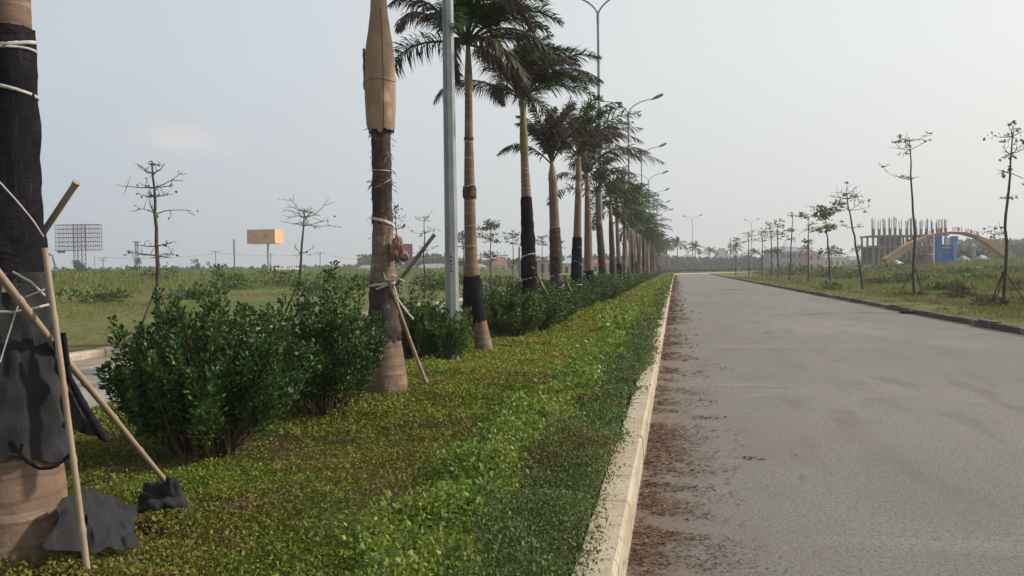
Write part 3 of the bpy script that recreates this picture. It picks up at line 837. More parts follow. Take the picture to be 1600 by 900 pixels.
g = G(); g.grid(cloth_patch([ad(84, 500, 3.98), ad(96, 585, 4.02), ad(170, 688, 4.0), ad(98, 668, 3.95)], 14, 14, .05, 5))
g.build('cloth_flap', M['cloth'], P1)
g = G(); g.tube([ad(x, y, z) for x, y, z in ((99, 520, 3.96), (108, 590, 3.97), (135, 640, 3.97), (160, 683, 3.98), (168, 690, 3.98))], [.012, .014, .018, .017, .008], 7).build('cloth_hem', M['wrap'], P1)
g = G(); g.tube([ad(x, y, z) for x, y, z in ((18, 690, 3.84), (28, 705, 3.82), (44, 722, 3.80), (62, 732, 3.80), (80, 731, 3.81), (96, 722, 3.83), (110, 710, 3.86), (113, 700, 3.9))], .008, 7).build('cord', M['wrap'], P1)
g = G(); g.tube([ad(x, y, z) for x, y, z in ((14, 692, 3.84), (20, 705, 3.82), (32, 706, 3.82), (34, 694, 3.84))], .007, 6).build('cord', M['wrap'], P1)
def cord(pts, rad=.0045, m='tie', par=None):
    rad = rad * .7
    g = G(); P = np.array([ad(*p) for p in pts]); n = 14
    t = np.linspace(0, len(P) - 1, n); Q = np.stack([np.interp(t, np.arange(len(P)), P[:, i]) for i in range(3)], 1)
    return g.tube(Q, rad, 6).build('rope', M[m], par)
cord(((-14, 272, 3.90), (0, 285, 3.90), (30, 318, 3.90), (52, 345, 3.92), (68, 370, 3.97)), .005, par=P1)
cord(((20, 425, 3.88), (48, 440, 3.87), (70, 462, 3.9)), .007, par=P1)
cord(((40, 464, 3.87), (58, 457, 3.87), (70, 452, 3.9)), .005, par=P1)
cord(((28, 478, 3.84), (14, 520, 3.82), (0, 566, 3.8)), .0045, par=P1)
cord(((-20, 486, 3.84), (20, 488, 3.84), (52, 482, 3.86), (76, 476, 3.92)), .009, par=P1)

# palm 2
z2 = 9.5
b2 = ad(602, 612, z2); base2 = (b2[0], b2[1], GZ)
H2 = lambda py: 1.5 - (py - 424) / 147.0 - GZ
p2prof = [(-.2, .262, 0, 0), (0, .258, 0, 0), (.3, .222, 0, 0), (.6, .178, 0, 0), (1.0, .145, 0, 0), (1.25, .135, 0, 0), (1.6, .112, 0, 0), (2.0, .095, 0, 0), (2.8, .09, 0, 0), (2.86, .09, 0, 0), (4.2, .08, 0, 0), (5.0, .075, 0, 0), (5.6, .05, 0, 0)]
P2 = palm(base2, p2prof, 5.5, 2, wraps=[(1.85, 2.86, .010, 'fibre', .03), (.62, 1.22, .010, 'fibre', .04), (1.22, 1.85, .004, 'trunk_grey', .02)], ties=[(H2(347), .035, .016), (H2(268), .012, .014), (H2(286), .01, .014), (H2(445), .03, .02)],
          shaft=(1.1, 'shaft_dry'), fronds=12, green=.45, wind=.7, seg=28, label='second palm, trunk bulging in a tan dry sheath above a frayed wrapped section', group='royal palms along the median')
def bulge():
    hh = [H2(205), H2(198), H2(170), H2(130), H2(95), H2(75), H2(50), H2(25), H2(0), H2(-25)]
    rd = [.140, .148, .160, .164, .152, .142, .115, .092, .082, .075]
    n = 32; h = np.linspace(hh[0], hh[-1], n); rad = np.interp(h, hh, rd)
    P = np.stack([base2[0] + 0 * h, base2[1] + 0 * h, GZ + h], 1)
    r_ = np.random.default_rng(4)
    g = G(); g.tube(P, rad, 36, (r_.random((n, 36)) - .5) * .02, cap=False)
    v = g.V[0]; v[:36, 2] += r_.normal(0, .02, 36)
    o = g.build('dry_sheath', M['sheath'], P2)
    KIDS[P2.name].append(o)
    g = G(); av = -1.05
    g.tube(np.stack([base2[0] + np.cos(av) * (rad + .001), base2[1] + np.sin(av) * (rad + .001), GZ + h], 1)[:26], .0035, 5); g.build('seam', M['fibre'], P2)
    hc = H2(131); rc = np.interp(hc, h, rad) + .001; aa = np.linspace(-2.9, .3, 24)
    g = G(); g.tube(np.stack([base2[0] + np.cos(aa) * rc, base2[1] + np.sin(aa) * rc, GZ + hc + .008 * np.sin(aa * 3)], 1), .0028, 5); g.build('crease', M['fibre'], P2)
    # split seam standing proud, frayed lower rim
    g = G(); q = rt * .155
    g.grid(cloth_patch([np.array(base2) + rt * -.15 + [0, 0, H2(78)], np.array(base2) + rt * -.172 + [0, -.02, H2(80)], np.array(base2) + rt * -.168 + [0, -.03, H2(140)], np.array(base2) + rt * -.150 + [0, 0, H2(150)]], 4, 12, .02, 8)).build('sheath_edge', M['sheath'], P2)
    m = 260; g = G()
    a = r_.uniform(0, 2 * math.pi, m); hh_ = np.concatenate([r_.normal(H2(204), .02, 80), r_.uniform(H2(440), H2(215), 120), r_.normal(H2(285), .03, 60)])
    rad = interp(p2prof, hh_)[:, 0] + .012
    O = np.stack([np.cos(a), np.sin(a), 0 * a], 1)
    Pp = np.array(base2) + O * rad[:, None] + np.stack([0 * a, 0 * a, hh_], 1)
    D = unit(O * r_.uniform(.1, .9, (m, 1)) + [0, 0, -.8] + r_.normal(0, .35, (m, 3)))
    g.leaves(Pp, D, side_of(D, r_), r_.uniform(.03, .11, m), .0045)
    g.build('fray', M['fibre'], P2, smooth=False)
bulge()
def lump(c, rx, ry, rz, seed, amp=.35, n=16, sc=.8):
    a = np.linspace(0, 2 * math.pi, n * 2 + 1); b = np.linspace(-math.pi / 2, math.pi / 2, n)
    A, B = np.meshgrid(a, b)
    k = 1 + amp * (vnoise(np.cos(A) * np.cos(B) * 2 + 9, np.sin(A) * np.cos(B) * 2 + B * 1.7 + 9, sc, seed) - .5) * 2 + amp * .5 * (vnoise(np.cos(A) * 4 + 9, B * 4 + np.sin(A) * 3 + 20, sc, seed + 1) - .5)
    X = np.stack([np.cos(A) * np.cos(B) * rx * k, np.sin(A) * np.cos(B) * ry * k, np.sin(B) * rz * k], -1) + np.array(c)
    X[:, -1] = X[:, 0]
    return X
g = G(); g.grid(lump(ad(620, 388, 9.35), .06, .06, .11, 7, .6, 18, .5)); o = g.build('rag', M['rag'], P2)
g = G(); g.grid(lump(ad(632, 400, 9.32), .05, .05, .05, 17)); g.build('rag', M['rag'], P2)
cord(((596, 416, 9.36), (602, 436, 9.34), (612, 450, 9.33)), .009, par=P2)
cord(((588, 452, 9.34), (604, 446, 9.32), (614, 442, 9.34), (622, 470, 9.3)), .016, par=P2)
cord(((612, 430, 9.34), (620, 434, 9.3), (632, 440, 9.28)), .016, par=P2)
cord(((620, 466, 9.27), (636, 488, 9.2), (646, 499, 9.16)), .014, par=P2)

# palm 3
z3 = 14.3
b3 = ad(752, 546, z3); base3 = (b3[0], b3[1], GZ)
def m3(px): return (px - 752) / 98.0
p3prof = [(-.2, .155, m3(756), 0), (0, .15, m3(757), 0), (.25, .13, m3(754), 0), (.55, .125, m3(748), 0), (.75, .15, m3(741), 0), (1.2, .13, m3(739), 0), (1.45, .105, m3(738), 0), (2.1, .094, m3(737), 0), (2.8, .085, m3(737), 0), (3.5, .066, m3(737), 0), (4.3, .058, m3(738), 0), (4.9, .055, m3(738), 0), (5.3, .04, m3(738), 0)]
P3 = palm(base3, p3prof, 5.0, 33, wraps=[(.52, 1.24, .022, 'wrap', .03), (2.50, 2.68, .02, 'fibre', .02), (3.42, 3.46, .008, 'fibre', .01)], ties=[(3.38, .012, .01), (2.7, .014, .022), (2.05, .008, .008), (1.75, .008, .008)],
          shaft=(.85, 'shaft_dry'), fronds=20, green=.5, wind=.75, L=1.9, seg=24, el_rng=(84, 8), curve=.9, label='third palm, leaning foot with a black wrap, behind the nearest grey lamp post', group='royal palms along the median')
# palm 4
z4 = 18.7
b4 = ad(829, 500, z4); base4 = (b4[0], b4[1], GZ)
p4prof = [(-.2, .18, 0, 0), (0, .17, 0, 0), (.6, .145, 0, 0), (1.5, .135, -.02, 0), (2.2, .12, -.04, 0), (3.0, .10, -.06, 0), (3.6, .082, -.08, 0), (4.9, .072, -.11, 0), (5.5, .05, -.12, 0)]
P4 = palm(base4, p4prof, 4.95, 44, wraps=[(.85, 2.85, .016, 'wrap', .03), (1.2, 1.55, .035, 'wrap', .03), (1.85, 2.1, .03, 'wrap', .03)], ties=[(3.0, .01, .008), (3.2, .01, .008), (3.45, .01, .007), (1.62, .025, .03), (1.15, .02, .03)],
          shaft=(1.25, 'shaft'), fronds=20, green=.5, wind=.85, L=2.1, seg=20, el_rng=(84, 28), curve=.7, label='fourth palm, slim green crownshaft above a long black wrapped trunk', group='royal palms along the median')
def generic_prof(r, top, lean=0):
    k = r.uniform(.95, 1.15)
    return [(-.2, .17 * k, 0, 0), (0, .165 * k, 0, 0), (.8, .15 * k, 0, 0), (1.6, .135 * k, lean * .2, 0), (2.6, .115 * k, lean * .5, 0), (3.6, .095 * k, lean * .8, 0), (top, .075, lean, 0), (top + .6, .05, lean, 0)]
def median_palm(s, seed, top, off=-2.95, **k):
    r = np.random.default_rng(seed)
    x, y, a = path(s, off)
    return palm((x, y, GZ), generic_prof(r, top, r.normal(0, .12)), top, seed, **k)
GR = 'royal palms along the median'
P5 = median_palm(22.8, 5, 4.1, off=-2.98, wraps=[(.8, 2.4, .012, 'fibre', .03)], ties=[(.95, .03, .02), (1.2, .02, .02), (2.42, .012, .015)], shaft=(.5, 'shaft_dry'), fronds=18, green=.05, wind=.1, L=1.8, tmat='trunk_grey', el_rng=(89, 58), curve=.75, nl=44, label='fifth palm, withered drooping crown on a pinkish trunk, black wrapping low down', group=GR)
P6 = median_palm(27.0, 6, 4.8, wraps=[(.7, 2.3, .022, 'wrap', .03)], ties=[(.85, .03, .03), (1.5, .012, .025), (2.0, .012, .02)], shaft=(.8, 'shaft_dry'), fronds=15, green=.35, wind=.4, L=2.4, tmat='trunk_grey', el_rng=(86, 40), curve=.6, nl=44, label='sixth palm, thick trunk in black wrapping with a white tie at its foot', group=GR)
P7 = median_palm(31.0, 7, 4.7, wraps=[(.7, 1.3, .02, 'wrap', .03)], ties=[(1.3, .02, .02)], shaft=(.7, 'shaft_dry'), fronds=16, green=.25, wind=.7, L=3.0, tmat='trunk_grey', el_rng=(86, 30), curve=.55, nl=44, label='seventh palm, tall greyish brown crown swept to the right', group=GR)
P8 = median_palm(37.4, 8, 4.6, wraps=[(.6, 3.2, .012, 'fibre', .04)], shaft=(.8, 'shaft'), fronds=14, green=.55, wind=.8, L=2.4, tmat='trunk_grey', el_rng=(82, 15), curve=.7, nl=34, seg=12, label='eighth palm, half green crown over a rough brown trunk, right of the second lamp post', group=GR)
P9 = median_palm(43.5, 9, 4.5, wraps=[(.6, 3.6, .014, 'fibre', .05)], shaft=(.6, 'shaft_dry'), fronds=13, green=.2, wind=.7, L=2.3, tmat='trunk', el_rng=(82, -10), nl=34, seg=12, label='ninth palm, shaggy brown trunk and mostly withered crown', group=GR)
P10 = median_palm(48.6, 10, 4.9, wraps=[(.5, 1.6, .016, 'wrap', .04)], shaft=(1.0, 'shaft'), fronds=12, green=1, wind=1.0, L=2.8, tmat='trunk_grey', el_rng=(82, 5), curve=.5, nl=34, seg=12, label='tenth palm, full green crown blown to the right', group=GR)
P11 = median_palm(53.4, 21, 4.9, wraps=[], shaft=(1.0, 'shaft'), fronds=13, green=1, wind=1.1, L=3.0, tmat='trunk', el_rng=(82, 0), curve=.5, nl=34, seg=12, label='eleventh palm, broad green crown beside the third lamp post', group=GR)
PF = [median_palm(s_, 60 + i, 5.6, wraps=[], shaft=(1.2, 'shaft'), fronds=16, green=1, wind=.7, L=2.7, tmat='trunk_grey', el_rng=(75, -5), curve=.8, nl=19, seg=8, label='distant green palm on the median where the road bends to the right', group='palms round the bend') for i, s_ in enumerate((176.0, 184.0))]
proto_g = [P10, P11]; proto_b = [P5, P6, P8, P9]
s = 58.2; r = np.random.default_rng(15); k = 11
while s < 345:
    x, y, a = path(s, -2.95 + r.normal(0, .08))
    pg = .62 if s < 75 else (.25 if s < 165 else 1)
    src = proto_g[r.integers(2)] if r.random() < pg else proto_b[r.integers(4)]
    if s > S0 - 15:
        if s < 190: s = 191.0; x, y, a = path(s, -2.95)
        sc = r.uniform(.85, 1.22); src = PF[k % 2]
    else: sc = r.uniform(.84, 1.16)
    if s < 90:
        lab = ORD[k] + ' palm from the camera in the median row'
    elif s < S0 - 15:
        lab = 'small palm deep in the median row, beyond the fourth lamp post on the straight'
    else:
        lab = 'distant green palm on the median where the road bends to the right'
    grp = GR if s < 90 else ('palms far along the straight' if s < S0 - 15 else 'palms round the bend')
    copy_thing(src, (x, y, GZ), r.choice([0, .25, -.25, .5]) if s < S0 - 15 else r.uniform(0, 6), sc, lab, grp, (r.normal(0, .025), r.normal(0, .025)))
    s += r.uniform(4.2, 5.1) if s < S0 - 10 else r.uniform(6.5, 11.0); k += 1

# ---------------------------------------------------------------- bamboo stakes
def stake(a, b, r0, r1, label, m='bamboo', nodes=8, seed=0, group='bamboo stakes propping the palms'):
    r = np.random.default_rng(seed); a = np.array(a); b = np.array(b)
    n = nodes * 12 + 1; t = np.linspace(0, 1, n)
    P = a[None] * (1 - t[:, None]) + b[None] * t[:, None]
    L = np.linalg.norm(b - a); side = unit(np.cross(b - a, [0.3, .2, 1]))
    P = P + side * (np.sin(t * math.pi) * L * .008 + np.interp(t, np.linspace(0, 1, 7), r.normal(0, .0012, 7)) * L)[:, None]
    rad = r0 * (1 - t) + r1 * t
    k = np.arange(n) % 12
    rad = rad * np.where(k == 0, 1.20, np.where(k == 1, .93, 1.0))
    g = G(); g.tube(P, rad, 10)
    return solo(g, 'bamboo_stake', M[m], (a[0], a[1], a[2]), label, 'stake', group)
ga = ad(141, 885, 3.80); gc = gp(290, 790, GZ)
st_b = stake((ga[0], ga[1], GZ - .05), ad(70, 388, 3.88), .0145, .0125, 'pale upright bamboo stake leaning on the leftmost palm trunk', seed=1, nodes=5)
st_c = stake((gc[0], gc[1], GZ), ad(-30, 392, 3.55), .0145, .0175, 'thick bamboo stake slanting from the grass up across the leftmost palm', seed=2, nodes=7)
st_a = stake((*ad(-200, 868, 4.95)[:2], GZ), ad(118, 284, 4.18), .017, .0155, 'bamboo stake whose split top juts out right of the leftmost palm', m='bamboo', seed=3, nodes=6)
g2 = gp(672, 614, GZ)
stake((g2[0], g2[1], GZ), ad(606, 436, 9.30), .022, .019, 'bamboo stake leaning on the second palm, foot in the grass to its right', seed=4)
stake((*ad(500, 612, 9.9)[:2], GZ), ad(679, 366, 9.15), .026, .020, 'grey weathered bamboo stake crossing behind the second palm, tip pointing up right', m='bamboo_grey', seed=5)
g3 = gp(884, 506, GZ); g4 = gp(880, 504, GZ)
stake((g3[0], g3[1], GZ), ad(833, 418, 18.5), .026, .022, 'right one of the two bamboo stakes propping the fourth palm', seed=6)
stake((g4[0] - .1, g4[1] + .25, GZ), ad(838, 426, 18.4), .022, .02, 'left one of the two bamboo stakes propping the fourth palm', m='bamboo_grey', seed=7)
g5 = gp(909, 488, GZ)
stake((g5[0], g5[1], GZ), ad(884, 436, 22.7), .026, .022, 'bamboo stake propping the fifth palm', seed=8)
g6 = gp(1000, 449, GZ)
stake((g6[0] , g6[1], GZ), ad(985, 425, 46), .03, .03, 'small far bamboo stake at the front of the hedge', seed=9)

# shade cloth heaps at the foot of palm 1
def heap():
    TL = ad(98, 778, 3.97); TR = ad(213, 788, 4.28); BR = ad(213, 858, 4.12); BL = ad(62, 858, 3.80)
    TM = ad(130, 762, 4.14)
    g = G(); g.grid(cloth_patch([TM, TR, BR, ad(136, 862, 3.97)], 34, 28, .05, 21, sc=.30, rag=.05))
    g.grid(cloth_patch([TL, TM, ad(136, 862, 3.97), BL], 22, 28, .06, 25, sc=.30))
    b = gp(140, 850, GZ)
    solo(g, 'shade_cloth', M['cloth'], (b[0], b[1], GZ), 'dark grey shade cloth lying crumpled on the grass at the foot of the leftmost palm', 'cloth')
    g = G()
    c = gp(252, 812, GZ + .02)
    g.grid(lump(c + [0.0, 0, .085], .115, .10, .11, 31, .35, 26, .8))
    g.grid(lump(c + [.07, -.01, .14], .055, .05, .10, 35, .35, 18, .8))
    b = gp(252, 822, GZ)
    solo(g, 'cloth_bundle', M['cloth'], (b[0], b[1], GZ), 'crumpled bundle of black and grey cloth at the foot of the slanting stake', 'cloth')
    g = G(); c = gp(234, 838, GZ + .02); g.grid(lump(c + [0, 0, .02], .10, .06, .035, 37, .4, 16, .6))
    solo(g, 'cloth_scrap', M['wrap'], (c[0], c[1], GZ), 'flat black scrap of cloth between the shade cloth and the crumpled bundle', 'cloth')
    g = G(); c = gp(790, 544, GZ); g.grid(lump(c + [0, 0, .03], .17, .10, .03, 39, .4, 16, .6))
    solo(g, 'cloth_scrap', M['wrap'], (c[0], c[1], GZ), 'black scrap of cloth on the grass right of the third palm', 'cloth')
heap()

# ---------------------------------------------------------------- street lamps
def make_lamp():
    e = empty('street_lamp', (0, 0, 0))
    HJ = 12.55
    g = G(); h = np.array([0, .3, HJ * .5, HJ]); g.tube(np.stack([0 * h, 0 * h, h], 1), [.105, .103, .078, .052], 8); p = g.build('pole', M['pole'], e, smooth=False)
    g = G(); g.box((0, 0, .015), (.4, .4, .03)); g.build('base_plate', M['pole'], e, smooth=False)
    g = G(); h = np.array([HJ - .35, HJ + .06]); g.tube(np.stack([0 * h, 0 * h, h], 1), .066, 10); g.build('collar', M['pole'], e)
    for sgn in (-1, 1):
        t = np.linspace(0, 1, 14)
        x = sgn * (1.75 * (t ** 1.55)); z = HJ + 1.02 * np.sin(t * math.pi / 2 * .93) ** .9
        g = G(); g.tube(np.stack([x, 0 * t, z], 1), np.linspace(.042, .030, 14), 8); g.build('arm', M['pole'], e)
        d = unit(np.array([x[-1] - x[-3], 0, z[-1] - z[-3] + .12])); q0 = np.array([x[-1], 0, z[-1]])
        g = G(); g.tube([q0 - d * .05, q0 + d * .12, q0 + d * .3, q0 + d * .75, q0 + d * .85], [.05, .075, .11, .10, .05], 10)
        v = g.V[0]; v[:, 2] = q0[2] + (v[:, 2] - q0[2])
        lh = g.build('lamp_head', M['lamp'], e)
        g = G(); g.tube([q0 + d * .3 - [0, 0, .06], q0 + d * .7 - [0, 0, .06]], [.075, .07], 10); g.build('lamp_glass', M['glass'], lh)
    KIDS[e.name] = list(e.children)
    return e
lamp0 = make_lamp()
def lamp_pos(s): return path(s, -3.25)
ls = [14.0, 40.0, 66.0, 92.0, 118.0, 144.0, 170.0, 194.0, 219.0, 246.0, 272.0]
for i, s in enumerate(ls):
    x, y, a = lamp_pos(s)
    if i == 0:
        q = ad(707, 500, 12.9); x, y = q[0], q[1]
    lab = ['grey octagonal lamp post nearest the camera, rising out of the top of the frame', 'second lamp post along the median, arms cut by the top of the frame', 'third double armed street lamp along the median', 'fourth double armed street lamp along the median', 'fifth double armed street lamp along the median',
           'sixth street lamp, mostly behind palm crowns', 'seventh street lamp, last one before the bend', 'street lamp at the start of the bend, just above the last palms of the straight', 'lone street lamp above the middle of the far bend', 'farther street lamp standing right of the lone one over the bend', 'faintest street lamp, rightmost, far round the bend'][i]
    if i == 0:
        lamp0.location = (x, y, GZ); tag(lamp0, lab, 'street lamp', 'double armed street lamps')
    else:
        copy_thing(lamp0, (x, y, GZ), -a, 1, lab, 'double armed street lamps')
# blue stencilled mark on the nearest post
q = ad(705, 412, 12.79); g = G()
for dz, w in ((.10, .035), (.04, .03), (-.01, .035), (-.06, .02), (-.10, .04)):
    g.box(q + [0, 0, dz], (w, .004, .03), YAW)
o = g.build('pole_marking', M['blue_mark'], lamp0); 

# ---------------------------------------------------------------- young street trees
def young_tree(base, H, seed, style='bare', lean=0.0, rad=.05, label=None, group=None, leafs=0, spread=1.0, tiers=None, lsize=.09):
    r = np.random.default_rng(seed)
    e = empty('young_tree', base, label, 'tree', group)
    b = np.array(base)
    n = 14; t = np.linspace(0, 1, n)
    wob = np.cumsum(r.normal(0, .018, (n, 2)), 0) * H / 5
    C = np.stack([b[0] + lean * t ** 1.3 + wob[:, 0], b[1] + wob[:, 1], b[2] - .08 + (H + .08) * t], 1)
    G().tube(C, np.interp(t, [0, .05, .7, 1], [rad * 1.25, rad, rad * .62, rad * .3]), 8).build('trunk', M['bark'], e)
    br = G(); tips = []
    tiers = tiers or [(.52, 4, .7), (.80, 5, .9), (.92, 5, .8), (.99, 4, .5)]
    for (f, nb, L) in tiers:
        f = f + r.normal(0, .012); k = min(f, .995) * (n - 1); ki = min(int(k), n - 2); p = C[ki] + (C[ki + 1] - C[ki]) * (k - ki)
        a0 = r.uniform(0, 6)
        for j in range(nb):
            a = a0 + j * 2 * math.pi / nb + r.normal(0, .3); Lb = L * spread * r.uniform(.45, 1.25)
            d = np.array([math.cos(a), math.sin(a), r.uniform(-.05, .42)])
            q = [p.copy()]; m = 7
            for i in range(m):
                d = unit(d + [0, 0, .02 + r.normal(0, .05)] + r.normal(0, .13, 3)); q.append(q[-1] + d * Lb / m)
            q = np.array(q); br.tube(q, np.linspace(rad * .26, rad * .08, m + 1), 5, cap=False); tips.append(q[-1])
            for j2 in range(r.integers(2, 5)):
                i2 = r.integers(2, m); d2 = unit(q[i2] - q[i2 - 1] + r.normal(0, .55, 3) + [0, 0, .25]); l2 = Lb * r.uniform(.2, .42)
                pp = np.array([q[i2], q[i2] + d2 * l2 * .5, q[i2] + d2 * l2 + [0, 0, .05 * l2]])
                br.tube(pp, [rad * .16, rad * .12, rad * .07], 4, cap=False); tips.append(pp[-1])
    br.build('branches', M['bark'], e)
    tips = np.array(tips)
    if leafs:
        sel = tips[r.random(len(tips)) < (.35 if leafs < 20 else .8)]
        P = np.repeat(sel, leafs, 0); m = len(P)
        sp = .10 if leafs < 20 else .17
        P = P + r.normal(0, 1, (m, 3)) * np.array([sp, sp, sp * .3]) * np.repeat(r.uniform(.5, 1.5, len(sel)), leafs)[:, None]
        D = rand_unit(r, m); D[:, 2] *= .6; D = unit(D)
        L = lsize * r.uniform(.6, 1.4, m)
        G().leaves(P, D, side_of(D, r), L, L * .32).build('foliage', M['leafy' if style != 'bare' else 'flower'], e, smooth=False)
    KIDS[e.name] = list(e.children)
    return e
def row_pt(px, X):
    """where the sight line through column px (at the horizon) meets the line off=X"""
    t = (px - 800) / F
    sy, cy = math.sin(YAW), math.cos(YAW)
    Y = -X * (cy + t * sy) / (sy - t * cy)
    return X, Y
def z_of(px, X):
    x, y = row_pt(px, X); return -x * math.sin(YAW) + y * math.cos(YAW)
LT = 'young trees along the far side of the left road'
def hz(px): return 418 - (px - 1055) * math.tan(ROLL) * 1.0
def left_tree(px, top, seed, label, X=-12.4, **k):
    x, y = row_pt(px, X); z = z_of(px, X); h0 = .1
    H = EYE + (hz(px) - top) * z / F - h0
    return young_tree((x, y, h0), H, seed, label=label, group=LT, **k), (x, y, h0), z
t1, c1, zz = left_tree(246, 252, 201, 'tall bare young tree left of the big shrubs, two tiers of branches', tiers=[(.46, 5, .75), (.50, 3, .5), (.70, 3, .8), (.78, 4, .8), (.86, 4, .7), (.92, 4, .5), (.98, 3, .3)], rad=.062, leafs=1, lean=-.05)
t2, c2, zz = left_tree(466, 328, 202, 'young tree with a flat umbrella crown, right of the orange billboard', tiers=[(.60, 3, .75), (.86, 5, 1.1), (.93, 5, 1.0), (.98, 4, .8)], rad=.06, lean=.22, leafs=1)
t3, c3, zz = left_tree(664, 340, 203, 'thin young tree left of the nearest lamp post, small clumps on its twigs', tiers=[(.34, 2, .6), (.62, 4, .8), (.80, 5, 1.0), (.95, 4, .8)], rad=.05, leafs=5)
for i, (px, top, lf) in enumerate(((726, 366, 12), (768, 352, 20), (801, 366, 16), (848, 372, 14), (616, 330, 3), (874, 378, 12))):
    left_tree(px, top, 210 + i, ['sparse young tree between the nearest lamp post and the third palm', 'small crowned young tree right of the third palm', 'young tree with sparse leaves left of the fourth palm', 'faint young tree between the fourth and fifth palms', 'bare twigs of a young tree showing beside the second palm', 'faintest young tree, behind the fifth palm'][i], rad=.05, leafs=lf, style='leafy' if i < 3 else 'bare', lsize=.13)
RT = 'young trees along the right verge'
def right_tree(px, top, seed, label, base=None, X=9.7, **k):
    t = (px - 800) / F; x, y = row_pt(px, X) if base is None else gp(px, base, .12)[:2]
    z = -x * math.sin(YAW) + y * math.cos(YAW)
    H = EYE + (hz(px) - top) * z / F - .12
    return young_tree((x, y, .12), H, seed, label=label, group=RT, style='leafy', **k), (x, y, .12), z
ta, ca, _ = right_tree(1569, 212, 301, 'tall slim sapling nearest on the right verge, at the right edge', base=478, leafs=9, rad=.062, lean=.25, tiers=[(.42, 2, .8), (.62, 2, .5), (.78, 3, .7), (.90, 4, .7), (.98, 4, .6)], lsize=.11)
tb, cb, _ = right_tree(1430, 214, 302, 'tall slim sapling in front of the blue gate on the right verge', base=463, leafs=9, rad=.062, lean=-.1, tiers=[(.74, 3, 1.0), (.90, 4, .9), (.97, 5, 1.0)], lsize=.12)
right_tree(1349, 298, 303, 'bare topped leaning sapling right of the leafy one', base=452, leafs=9, rad=.075, lean=-.75, tiers=[(.62, 2, .8), (.80, 4, 1.3), (.92, 5, 1.4), (.98, 4, 1.2)], lsize=.14)
right_tree(1298, 326, 304, 'leafy forked sapling with rounded leaf clumps, brush heaped at its foot', base=447, leafs=20, rad=.07, lean=-.35, tiers=[(.45, 2, 1.0), (.70, 3, 1.0), (.86, 4, 1.1), (.97, 4, .9)], lsize=.17)
right_tree(1262, 336, 305, 'sapling with one flat leafy top, between two leafier ones', base=441, leafs=12, rad=.07, tiers=[(.6, 3, .7), (.78, 4, .9), (.97, 5, 1.1)], lsize=.19)
right_tree(1234, 334, 306, 'crooked sapling standing in front of the grey terrace', base=438, leafs=8, rad=.08, lean=.3, tiers=[(.6, 3, .7), (.75, 4, .8), (.97, 4, .8)], lsize=.2)
for i, (px, top, base) in enumerate(((1205, 356, 434.5), (1170, 364, 431), (1190, 362, 433), (1150, 372, 429.5), (1216, 350, 435.5))):
    right_tree(px, top, 310 + i, ['faint sapling left of the crooked one by the grey terrace', 'faint sapling near the start of the right verge', 'faint bare sapling amid the far palms', 'farthest faint sapling on the right verge', 'thin sapling just left of the crooked one'][i], base=base, leafs=5, rad=.09, spread=1.5, lsize=.24)
# props tied round some saplings
def tripod(c, h, w, label, seed):
    r = np.random.default_rng(seed); e = empty('tree_support', c, label, 'tree support', 'tripod supports round young trees'); c = np.array(c)
    for k in range(3):
        a = seed + k * 2.094
        G().tube([c + [math.cos(a) * w, math.sin(a) * w, -.05], c + [math.cos(a) * .03, math.sin(a) * .03, h]], [.028, .022], 6).build('leg', M['bark'], e)
    g = G(); g.tube([c + [0, 0, h - .06], c + [0, 0, h - .02]], .08, 8); g.build('binding', M['wrap'], e)
tripod(c2, 1.0, .55, 'wooden tripod round the umbrella crowned tree in the left field', 1)
tripod(c1, 1.1, .5, 'wooden tripod round the tall bare tree in the left field', 2)
tripod(cb, 1.15, .75, 'wooden tripod round the sapling in front of the blue gate', 3)
tripod(ca, 1.1, .7, 'wooden tripod round the nearest sapling on the right verge', 4)

# brush heaps, bushes and a slab in the right field
def bush(loc, w, h, seed, m, label, name='bush', n=500, leaf=.10, cat='bush', group=None):
    r = np.random.default_rng(seed); e = empty(name, loc, label, cat, group); c = np.array(loc)
    k = 7; cen = np.stack([r.normal(0, w * .22, k), r.normal(0, w * .2, k), r.uniform(.1, .55, k) * h], 1); rad = r.uniform(.22, .42, k) * w
    j = r.integers(0, k, n); Q = rand_unit(r, n); P = c + cen[j] + Q * (rad[j] * r.uniform(.6, 1.05, n))[:, None] * np.array([1, 1, h / w])
    P[:, 2] = np.maximum(P[:, 2], c[2])
    D = unit(Q + rand_unit(r, n) * .8 + [0, 0, .3]); L = leaf * r.uniform(.6, 1.4, n)
    G().leaves(P, D, side_of(D, r), L, L * (.3 if m != 'brush' else .075)).build('foliage', M[m], e, smooth=False)
    s_ = G()
    for i in range(6):
        q = c + cen[i % k] * .8; s_.tube([c + r.normal(0, .05, 3) * [1, 1, 0], (c + q) / 2 + r.normal(0, .05, 3), q], [.02, .015, .006], 5, cap=False)
    s_.build('stems', M['stem'], e)
    return e
def on_field(px, d, dz=0):
    t = (px - 800) / F
    x = t * d * math.cos(YAW) - d * math.sin(YAW); y = d * math.cos(YAW) + t * d * math.sin(YAW)
    z, _ = terr(x, y); return (x, y, float(z) + dz)
bush(on_field(1298, 50), 1.2, .8, 1, 'bush', 'small green bush at the foot of the leafy forked sapling', n=500, leaf=.12)
bush((cb[0] - .1, cb[1] - .1, .12), .8, .18, 2, 'brush', 'low heap of dry brush at the foot of the sapling before the blue gate', 'brush_heap', 260, .2, 'brush heap', 'brush heaps at sapling feet')
bush((ca[0] - .2, ca[1] + .1, .12), 1.0, .28, 3, 'brush', 'heap of dry brush at the foot of the nearest right sapling', 'brush_heap', 400, .2, 'brush heap', 'brush heaps at sapling feet')
bush(on_field(1502, 36), 1.0, .45, 4, 'brush', 'brown brush heap left of the low concrete slab', 'brush_heap', 350, .3, 'brush heap')
